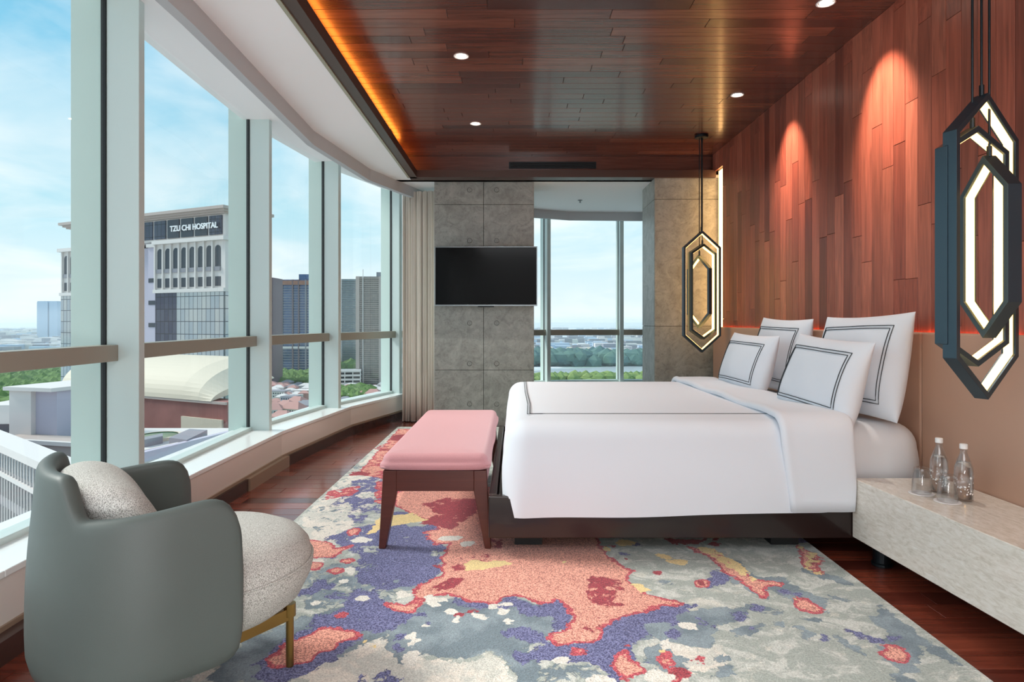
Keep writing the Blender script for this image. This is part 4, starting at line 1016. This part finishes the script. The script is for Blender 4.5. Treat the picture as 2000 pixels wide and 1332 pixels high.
def hospital():
    D = 210.0; cx = -.458*D
    r = empty('hospital_tower', (cx, D, CH), math.atan2(-.427, .904), 'pale classical hospital tower with arched top windows and glass walls', 'building')
    bx = lambda n, m, *a, **k: [MB().box(*v).build(n, M[m], r, **k) for v in a]
    dp = 18.5
    bx('tower_body', 'c_white', (-34.6, .6, -76, 0, dp, 27.1), (-90, .6, 10.2, -76, dp, 27.1))
    bx('recessed_wing', 'c_lav', (-76, 5, -76, -34.6, dp, 27))
    bx('lower_wing', 'c_lav', (-40.6, 1.8, -76, -34.6, 5.2, 26.6))
    bx('glass_wall', 'c_glass', (-23, .0, -76, -.2, .6, 10.2))
    bx('glass_wall', 'c_glassd', (-34.4, .1, -76, -23, .6, 10.2))
    bx('glass_wall', 'c_glass', (-90, .0, -76, -76, .6, 10.2), (-.6, .6, -76, .02, dp, 10.2))
    bx('cornice', 'c_white', (-35, -.9, 27.1, .9, dp+.9, 28.4), (-35, -.5, 10.0, .5, dp+.5, 11.2), (-91, -.9, 27.1, -75.5, dp, 28.4), (-90.4, -.5, 10.0, -75.6, dp, 11.2), (-41, 1.2, 26.6, -35, 5, 27.8))
    bx('top_storey', 'c_white', (-86, 1.4, 28.4, -1, dp-1, 36.2))
    bx('roof_cornice', 'c_cornice', (-89, -1.6, 37.3, 1.6, dp+1.6, 38.3), (-88, -.6, 36.6, .8, dp+.8, 37.3), (-87, .2, 36, 0, dp, 36.6))
    x = -2.2
    for k in range(10):
        w = 6.0; bx('sign_storey_window', 'c_dark' if 0 < k < 4 else 'c_glassd', (x-w, 1.0, 29.2, x, 1.6, 35.6)); x -= 7.0
    bx('sign_storey_window', 'c_glassd', (-1.2, 3, 29.2, -.6, dp-4, 35.6))
    def arch(xc, w, z0, z1, face):
        pts = [(-w/2, z0), (w/2, z0)]+[(w/2*math.cos(t), z1-w/2+w/2*math.sin(t)) for t in [PI*k/8 for k in range(9)]]
        mb = MB(); n = len(pts)
        if face == 0: mb.v = [(xc+p[0], .45, p[1]) for p in pts]+[(xc+p[0], .75, p[1]) for p in pts]
        else: mb.v = [(.15, xc+p[0], p[1]) for p in pts]+[(-.15, xc+p[0], p[1]) for p in pts]
        mb.f = [tuple(range(n)), tuple(reversed(range(n, 2*n)))]+[((k+1) % n, k, k+n, (k+1) % n+n) for k in range(n)]
        mb.build('arched_window', M['c_dark'], r, recalc=True)
    xs_ = [-3.4-4.15*k for k in range(8)]+[-79.5, -83.4, -87.3]
    for xc in xs_:
        arch(xc, 2.5, 17.1, 25.6, 0)
        bx('window', 'c_dark', (xc-1.25, .45, 11.9, xc+1.25, .7, 15.1))
        bx('balcony', 'c_grey', (xc-1.3, .1, 17.0, xc+1.3, .6, 18.4))
        bx('pilaster', 'c_white', (xc-2.35, -.15, 11.2, xc-1.75, .6, 27.1))
    for yc in (4.5, 9, 13.5):
        arch(yc, 2.5, 17.1, 25.6, 1); bx('window', 'c_dark', (-.1, yc-1.25, 11.9, .12, yc+1.25, 15.1))
    for k in range(9): bx('slot_window', 'c_dark', (-40.3, 1.65, 14-k*8.0, -35, 1.9, 15.5-k*8.0))
    cu_ = bpy.data.curves.new('sign', 'FONT'); cu_.body = 'TZU CHI HOSPITAL'; cu_.size = 3.4; cu_.extrude = .15; cu_.offset = .07; cu_.align_x = 'LEFT'
    t = bpy.data.objects.new('tmp_sign', cu_); SC.collection.objects.link(t); bpy.context.view_layer.update()
    me = bpy.data.meshes.new_from_object(t.evaluated_get(bpy.context.evaluated_depsgraph_get())); bpy.data.objects.remove(t)
    xs = [v.co.x for v in me.vertices]; s = 23.6/(max(xs)-min(xs))
    for v in me.vertices: v.co.x = (v.co.x-min(xs))*s; v.co.y *= s
    me.materials.append(mat('white_sign_letters', 'FFFFFF', .6))
    o = bpy.data.objects.new('sign_lettering', me); SC.collection.objects.link(o); o.parent = r; o.location = (-26.8, .3, 31.4); o.rotation_euler = (PI/2, 0, 0)
hospital()

def bldg(name, loc, rz, label, cat='building', group=None): return empty(name, loc, rz, label, cat, group)
# hall reflected in the hospital glass, built as solid geometry in front of it
def hall():
    Y = 135.0; a = P(282, 770, Y); b = P(416, 744, Y*.93)
    d = Vector((b.x-a.x, b.y-a.y)); L_ = d.length; ang = math.atan2(d.y, d.x)
    r = bldg('reflected_hall', (a.x, a.y, 0), ang, 'reflection of a long hall with cream vaulted roof and brick red walls, built solid before the hospital')
    z0 = -14.6
    MB().box(-30, 0, GZ, L_+4, 4, z0).build('brick_wall', M['c_brick'], r)
    n = 14; mb = MB(); pr = []
    for k in range(n+1):
        t = PI/2*k/n; pr.append((14-14*math.cos(t)-.5, z0+8.0*math.sin(t)))
    st = ((-30, 1, 0), (L_-9, .97, 0), (L_-4, .86, .6), (L_, .42, 2.0))
    mb.grid(lambda i, j: (st[i][0], pr[j][0]+st[i][2]*j/n, z0+(pr[j][1]-z0)*st[i][1]), 4, n+1)
    mb.f.append(tuple([3*(n+1)+j for j in range(n+1)]))
    mb.build('vaulted_roof', M['c_cream'], r, smooth=False)
    MB().box(-30, 13.0, z0, L_-9, 18, z0+7.6).build('roof_back', M['c_cream'], r)
    MB().box(-30, -.4, z0-.5, L_+4, 0, z0).build('eave', M['c_cornice'], r)
    MB().box(-30, -.3, z0-8.6, L_+4, 0, z0-8.2).build('string_course', M['c_dark'], r)
    MB().box(L_-9, -.4, z0-6.5, L_+3, 0, z0-3.5).build('wall_panel', M['c_cream'], r)
    MB().box(-30, -.9, GZ, L_+4, 0, z0-12.5).build('dark_base', M['c_dark'], r)
hall()
def podium():
    r = bldg('podium_roof', (0, 0, 0), 0, 'pale roof terrace with parapet and green pool below the hospital')
    z = -18.5; g = lambda x, y, dz=0: tuple(G(x, y, z))[:2]
    MB().prism([g(195, 836), g(475, 836), g(475, 845), g(195, 916)], GZ, z).build('terrace_slab', M['c_white'], r)
    MB().bar((*g(195, 916), z+.2), (*g(475, 845), z+.2), 1.0, 1.4).build('parapet', M['c_lav'], r)
    MB().bar((*g(195, 905), z+.1), (*g(475, 842), z+.1), .4, .9).build('parapet', M['c_white'], r)
    d = Vector(g(475, 845))-Vector(g(195, 916)); L_ = d.length; d.normalize()
    for k in range(14):
        q = Vector(g(195, 916))+d*(1.5+k*L_/14); a_ = q-d*.9; b_ = q+d*.9; n_ = Vector((d.y, -d.x))
        mb = MB(); pts = [(-.9, -4.2), (.9, -4.2)]+[(.9*math.cos(t), -2.2+.9*math.sin(t)) for t in [PI*m/8 for m in range(9)]]; m_ = len(pts)
        for off in (.05, -.2):
            for p in pts: w_ = q+d*p[0]+n_*off; mb.v.append((w_.x, w_.y, z+p[1]))
        mb.f = [tuple(range(m_)), tuple(reversed(range(m_, 2*m_)))]+[((h+1) % m_, h, h+m_, (h+1) % m_+m_) for h in range(m_)]
        mb.build('arched_window', M['c_dark'], r, recalc=True)
    c = g(305, 856)
    MB().lathe([(.01, z+.05), (3.2, z+.05), (3.2, z+.4), (.01, z+.4)], (c[0], c[1], 0), n=24, sy=1.2, cap=False).build('pool', M['c_green'], r)
    MB().lathe([(3.2, z), (3.7, z), (3.7, z+.5), (3.2, z+.5)], (c[0], c[1], 0), n=24, sy=1.2, cap=False).build('pool_rim', M['c_cream'], r)
    MB().prism([g(330, 868), g(370, 850), g(405, 852), g(365, 873)], z, z+1.1).build('flat_roof_light', M['c_grey'], r)
    MB().prism([g(282, 868), g(318, 860), g(318, 866), g(282, 874)], z, z+1.2).build('flat_roof_light', M['c_grey'], r)
podium()
def arcade():
    # near arcaded block at the lower left
    a = P(-20, 868, 80); b = P(92, 894, 66); d = Vector((b.x-a.x, b.y-a.y)); L_ = d.length
    r = bldg('arcaded_block', (a.x, a.y, 0), math.atan2(d.y, d.x), 'pale arcaded block with rows of windows at lower left beyond the armchair')
    z = CH-(870-CY)*78/F
    MB().box(-30, .8, GZ, L_+16, 2.6, z-.5).build('wall', M['c_lav'], r)
    MB().box(-30, -.1, z-.6, L_+16, 2.9, z+.3).build('coping', M['c_white'], r)
    MB().box(-30, .4, z-3.9, L_+16, .8, z-3.4).build('string_course', M['c_white'], r)
    n = int((L_+16)/1.15)
    for k in range(-3, n):
        x = k*1.15
        mb = MB(); pts = [(x-.36, z-2.9), (x+.36, z-2.9)]+[(x+.36*math.cos(t), z-1.5+.36*math.sin(t)) for t in [PI*j/8 for j in range(9)]]; q = len(pts)
        mb.v = [(p[0], .6, p[1]) for p in pts]+[(p[0], .9, p[1]) for p in pts]; mb.f = [tuple(range(q)), tuple(reversed(range(q, 2*q)))]+[((j+1) % q, j, j+q, (j+1) % q+q) for j in range(q)]
        mb.build('arched_window', M['c_dark'], r, recalc=True)
        MB().box(x+.45, .55, GZ+40, x+.70, .85, z-.6).build('pilaster', M['c_white'], r)
        for j in range(3):
            MB().box(x-.38, .68, z-6.4-j*3.4, x+.38, .9, z-4.2-j*3.4).build('window', M['c_dark'], r)
arcade()
def white_block():
    Y = 105.0; a = P(18, 765, Y)
    r = bldg('white_block', (a.x, a.y, 0), -.25, 'white stepped block with roof terrace left of the hospital')
    zt = CH-(762-CY)*Y/F
    MB().box(0, 0, GZ, 4.6, 12, zt).build('stair_tower', M['c_white'], r); MB().box(-.6, -.6, zt, 9.5, 12.6, zt+.6).build('roof_slab', M['c_white'], r)
    MB().box(4.6, .8, GZ, 9, 12, zt).build('wall', M['c_lav'], r)
    MB().box(2.2, -5, GZ, 20, .8, zt-7.2).build('lower_wing', M['c_cornice'], r); MB().box(2.0, -5.4, zt-7.4, 20, -4.8, zt-6.8).build('parapet', M['c_white'], r)
    n = 10; mb = MB(); mb.grid(lambda i, j: (7+i*14, -5.1-3.5*math.sin(PI/2*j/n)*.6, zt-18+6.5*math.cos(PI/2*j/n)), 2, n+1); mb.build('red_vault', M['c_brick'], r, smooth=True)
    MB().box(7, -7.2, GZ, 21, -5, zt-18).build('brick_wall', M['c_dark'], r)
white_block()
# low pale wing further left
lw = bldg('low_white_wing', (P(-40, 800, 120).x, 120, 0), .1, 'low white building at the left edge beyond the arcaded block')
MB().box(0, 0, GZ, 12, 14, CH-(792-CY)*120/F).build('wall', M['c_white'], lw)
for k in range(4):
    for j in range(3): MB().box(1+k*2.6, -.1, -20-j*3.5, 2.6+k*2.6, .1, -18.3-j*3.5).build('window', M['c_dark'], lw)

def tower(name, pxa, pxb, ytop, ybase, Y, dep, m, label, floors, cols, body='c_grey', rz=0, crown=None, slabs='c_white'):
    a = P(pxa, ytop, Y); b = P(pxb, ybase, Y); W = b.x-a.x; z1 = a.z; z0 = b.z
    r = bldg(name, (a.x, Y, 0), rz, label)
    MB().box(0, 0, GZ, W, dep, z1).build('tower_body', M[m], r)
    fh = (z1-z0)/floors
    sl = MB()
    for k in range(floors): sl.box(-.6, -1.8, z0+k*fh, W+.5, .1, z0+k*fh+fh*.22)
    tag(sl.build('floor_slab', M[slabs], r), kind='stuff')
    for c in cols: MB().box(W*c[0], -2.5, z0, W*c[1], 0, z1).build('pier', M[c[2]], r)
    if crown: MB().box(W*crown[0], 2, z1, W*crown[1], dep-2, z1+crown[2]).build('crown', M[crown[3]], r)
    return r, W, z0, z1
M['c_orange'] = city_mat('rust_crown', '9E7464', .8)
r, W, z0, z1 = tower('apartment_tower', 551, 612, 546, 728, 942, 45, 'c_glassb', 'tall blue glass apartment tower with white balcony bands and rust crown', 36, [(.0, .03, 'c_grey'), (.33, .37, 'c_brown'), (.52, .56, 'c_brown'), (.75, .79, 'c_grey')], crown=(.52, .93, 8, 'c_glassb'), slabs='c_grey')
MB().box(-.9, -2.4, z1-8, W+.9, 45, z1-1.5).build('crown_band', M['c_orange'], r)
MB().box(-.9, -2.4, z0+36, W+.9, 0, z0+39).build('balcony_band', M['c_white'], r)
tower('narrow_tower', 500, 533, 542, 760, 714, 30, 'c_brown', 'narrow brown tower edge beside the mullion left of the blue tower', 40, [(.0, .1, 'c_brown')], slabs='c_brown')
pb = bldg('tower_podium', (P(545, 740, 880).x, 880, 0), 0, 'low white podium with parking decks at the blue tower foot')
for k in range(3): MB().box(0, 0, CH-(728+k*6-CY)*880/F-1.6, 50, 30, CH-(728+k*6-CY)*880/F).build('deck', M['c_white'], pb)
MB().box(.8, .8, GZ, 48, 28, CH-(729-CY)*880/F).build('wall', M['c_grey'], pb)
M['c_tgrey'] = curtain_glass('grey_tower_glass', ('8D9C9C', '7A8C92'), '5E6A70', 3.0, 3.2, metal=.25)
M['c_tbeige'] = curtain_glass('beige_tower_facade', ('A39C94', '8F8C88'), '6E6A68', 2.6, 3.2, metal=.15)
tower('round_tower', 667, 697, 545, 722, 1000, 40, 'c_tgrey', 'slim grey-green glass tower left of the beige tower in the far pane', 40, [(0, .04, 'c_white')], slabs='c_grey')
r, W, z0, z1 = tower('beige_tower', 696, 744, 540, 760, 714, 40, 'c_tbeige', 'wide beige rounded tower with white vertical rib in the far pane', 54, [(.0, .14, 'c_cornice'), (.27, .30, 'c_white'), (.93, 1, 'c_cornice')], crown=(.8, 1, 5, 'c_grey'), slabs='c_cornice')
MB().tube([(W*.28, -1, z1), (W*.28, -1, z1+8)], .4, 6).build('mast', M['c_white'], r)
YK = 690.0
pk = bldg('parking_building', (P(664, 722, YK).x, YK, 0), .2, 'white open parking building with four decks below the beige tower')
for k in range(5): MB().box(-4, 0, CH-(725+k*8-CY)*YK/F-1.4, 22, 26, CH-(725+k*8-CY)*YK/F+.6).build('deck', M['c_white'], pk)
for x in (-3.8, 4.5, 13, 21): MB().box(x, .1, GZ, x+1, 1.5, CH-(726-CY)*YK/F).build('column', M['c_white'], pk)
MB().box(-3.4, 3, GZ, 21.4, 25, CH-(727-CY)*YK/F-1).build('core', M['c_dark'], pk)
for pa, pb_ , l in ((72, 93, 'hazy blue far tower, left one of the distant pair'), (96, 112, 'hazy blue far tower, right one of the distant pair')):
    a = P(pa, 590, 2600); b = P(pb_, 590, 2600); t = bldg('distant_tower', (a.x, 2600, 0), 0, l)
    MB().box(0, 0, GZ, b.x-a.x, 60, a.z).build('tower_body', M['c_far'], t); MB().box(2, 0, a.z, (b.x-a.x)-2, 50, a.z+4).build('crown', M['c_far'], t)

# houses seen close: walls, roof, windows
def house(loc, w, d, h, rz, wm_, rm, label, pitched=True, group=None):
    r = empty('house', (loc[0], loc[1], loc[2]), rz, label, 'house', group)
    MB().box(0, 0, -30, w, d, h).build('wall', M[wm_], r)
    if pitched:
        mb = MB(); mb.v = [(-.4, -.4, h), (w+.4, -.4, h), (w+.4, d+.4, h), (-.4, d+.4, h), (w*.25, d/2, h+w*.28), (w*.75, d/2, h+w*.28)]
        mb.f = [(0, 1, 5, 4), (1, 2, 5), (2, 3, 4, 5), (3, 0, 4), (3, 2, 1, 0)]; mb.build('roof', M[rm], r)
    else: MB().box(-.3, -.3, h, w+.3, d+.3, h+.5).build('roof', M[rm], r)
    for k in range(max(1, int(w/2.2))):
        for j in range(2): MB().box(.6+k*2.2, -.08, h-2.4-j*2.8, 1.8+k*2.2, .05, h-1.0-j*2.8).build('window', M['c_dark'], r)
    return r
spec = [(530, 812, 'white low house with red roof beside the mullion foot', 9, 'c_white', 'c_red', True), (537, 770, 'large white flat-roofed house with grey roof below the trees', 12, 'c_white', 'c_grey', False),
        (552, 800, 'small cream house with terracotta roof near the sill', 7, 'c_cream', 'c_red', True), (562, 782, 'pale blue-walled house behind the terracotta roofs', 7, 'c_lav', 'c_grey', False), (575, 792, 'white house with hipped terracotta roof in the middle of the block', 8, 'c_white', 'c_red', True),
        (588, 768, 'white three-storey house with flat roof next to the outer fin', 9, 'c_white', 'c_white', False), (568, 808, 'wide terracotta-roofed house lowest above the sill', 10, 'c_cream', 'c_red', True), (592, 800, 'lavender house with grey hipped roof by the outer fin', 7, 'c_lav', 'c_grey', True),
        (545, 826, 'pink-walled house touching the sill line', 8, 'c_red', 'c_red', True), (727, 775, 'white house with red roof below the beige tower', 8, 'c_white', 'c_red', True), (715, 784, 'cream house with white flat roof right of the parking building', 7, 'c_cream', 'c_white', False)]
def gy(py): return (CH-GZ)*F/(py-CY)
for i, (px, py, lb, w, a, b, p_) in enumerate(spec):
    Y = gy(py+14); house((px2x(px, Y)-w*.9, Y, GZ+2), w*1.7, 13, 7.5, random.uniform(-.35, .2), a, b, lb, p_)
# blanket of rooftops around them
for nm, mk, cnt in (('pale', 'c_white', 150), ('terracotta', 'c_red', 90), ('grey', 'c_grey', 70)):
    blk = MB()
    for i in range(cnt):
        yv = rng.uniform(425, 860); x = yv*rng.uniform(-.40, -.15); h = rng.uniform(4, 8); w_, d_ = rng.uniform(8, 15), rng.uniform(8, 13); z = GZ
        blk.box(x, yv, z, x+w_, yv+d_, z+h)
        blk.prism([(x-.5, yv-.5), (x+w_+.5, yv-.5), (x+w_+.5, yv+d_+.5), (x-.5, yv+d_+.5)], z+h, z+h+2.5, [(x+w_*.35, yv+d_*.4), (x+w_*.65, yv+d_*.4), (x+w_*.65, yv+d_*.6), (x+w_*.35, yv+d_*.6)])
    tag(blk.build(nm+'_rooftops', M[mk]), 'dense low %s rooftops between the towers and the sill' % nm, 'rooftops', kind='stuff')

# trees
def ico(sub):
    bm = bmesh.new(); bmesh.ops.create_icosphere(bm, subdivisions=sub, radius=1); v = np.array([q.co[:] for q in bm.verts]); f = np.array([[w.index for w in q.verts] for q in bm.faces]); bm.free(); return v, f
IV, IF = ico(1); JV, JF = ico(2)
def woods(name, pts, m, label, big=False):
    V, Fc = (JV, JF) if big else (IV, IF)
    vs = []; fs = []; o = 0
    for (x, y_, z, s) in pts:
        k = V*(1+rng.uniform(-.22, .22, (len(V), 1)))*np.array([s, s, s*.8]); vs.append(k+np.array([x, y_, z])); fs.append(Fc+o); o += len(V)
    v = np.concatenate(vs); f = np.concatenate(fs)
    me = bpy.data.meshes.new(name); me.from_pydata(v.tolist(), [], f.tolist()); me.materials.append(m)
    ob = bpy.data.objects.new(name, me); SC.collection.objects.link(ob); tag(ob, label, 'trees', kind='stuff')
# woods left of the hospital (seen at lower left), mid woods around towers, banks of the river
pts = [(Y_*rng.uniform(-.84, -.66), Y_, GZ+rng.uniform(3, 9), rng.uniform(8, 15)) for Y_ in rng.uniform(520, 1000, 1500)]
woods('woodland', pts, M['c_tree'], 'dense green woodland beyond the white block at left')
pts = [(px2x(rng.uniform(500, 640), Y_), Y_, GZ+rng.uniform(3, 8), rng.uniform(5, 9)) for Y_ in rng.uniform(735, 860, 420)]
woods('treetops', pts, M['c_tree'], 'belt of green trees behind the terracotta houses')
pts = [(px2x(rng.uniform(655, 725), Y_), Y_, GZ+rng.uniform(2, 7), rng.uniform(5, 8)) for Y_ in rng.uniform(580, 670, 160)]
woods('treetops', pts, M['c_tree'], 'green trees below the white parking building')
pts = [(px2x(rng.uniform(525, 700), Y_), Y_, GZ+rng.uniform(3, 8), rng.uniform(8, 14)) for Y_ in rng.uniform(960, 1080, 260)]
woods('treetops', pts, M['c_tree'], 'distant green trees beside the foot of the blue tower')
pts = [(rng.uniform(0, 300), rng.uniform(790, 835)-20, GZ+rng.uniform(2, 7), rng.uniform(6, 10)) for _ in range(600)]
woods('riverside_trees', pts, city_mat('near_bank_leaves', '5F7F44', .95, var=(.06, .4, '8A9A58')), 'green trees along the near bank of the river in the back window')
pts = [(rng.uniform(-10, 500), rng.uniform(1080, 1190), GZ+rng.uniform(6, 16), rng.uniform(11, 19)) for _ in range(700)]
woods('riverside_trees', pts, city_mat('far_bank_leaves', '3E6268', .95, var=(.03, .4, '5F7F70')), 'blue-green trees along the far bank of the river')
# town beyond the river: individual houses then an uncountable remainder
hm = []
for mk in ('c_white', 'c_cream', 'c_cornice', 'c_lav', 'c_red'):
    hm.append((MB().box(-.5, -.5, 0, .5, .5, .8).mesh('wall', M[mk]), MB().prism([(-.55, -.55), (.55, -.55), (.55, .55), (-.55, .55)], .8, 1.0, [(-.3, -.3), (.3, -.3), (.3, .3), (-.3, .3)]).mesh('roof', M[random.choice(['c_white', 'c_grey', 'c_red', 'c_cream'])])))
for i in range(120):
    Y_ = 1205+(i//12)*30+rng.uniform(-4, 4); x = px2x(1038, Y_)+(i % 12)*px2x(CX+226, Y_)/12+rng.uniform(-3, 3); s = rng.uniform(9, 17)
    r = empty('town_house', (x, Y_, GZ), rng.uniform(-.5, .5), 'small pale house in the dense town beyond the far river bank', 'house', 'houses of the town beyond the river')
    r.scale = (s, s*.7, rng.uniform(10, 19)); w_, ro = random.choice(hm)
    inst('wall', w_, (0, 0, 0), parent=r); inst('roof', ro, (0, 0, 0), parent=r)
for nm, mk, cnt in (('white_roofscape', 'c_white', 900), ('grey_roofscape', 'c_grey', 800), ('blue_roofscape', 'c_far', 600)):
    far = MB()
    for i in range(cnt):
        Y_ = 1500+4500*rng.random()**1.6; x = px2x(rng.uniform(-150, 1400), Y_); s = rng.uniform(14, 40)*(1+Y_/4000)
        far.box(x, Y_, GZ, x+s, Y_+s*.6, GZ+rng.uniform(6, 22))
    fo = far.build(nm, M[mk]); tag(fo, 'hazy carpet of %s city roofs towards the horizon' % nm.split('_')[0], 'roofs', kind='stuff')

# morning haze over the distant city
def haze():
    m = bpy.data.materials.new('haze'); m.use_nodes = True; nt = m.node_tree; nt.nodes.clear()
    o = nt.nodes.new('ShaderNodeOutputMaterial'); v = nt.nodes.new('ShaderNodeVolumePrincipled'); v.inputs['Color'].default_value = (.93, .96, 1, 1); v.inputs['Density'].default_value = .00013; v.inputs['Anisotropy'].default_value = .2
    nt.links.new(v.outputs[0], o.inputs['Volume'])
    h = MB().box(-9000, 480, GZ+.01, 9000, 12000, 40).build('haze', m); tag(h, 'thin white haze over the distant city', 'haze', kind='stuff')
haze()
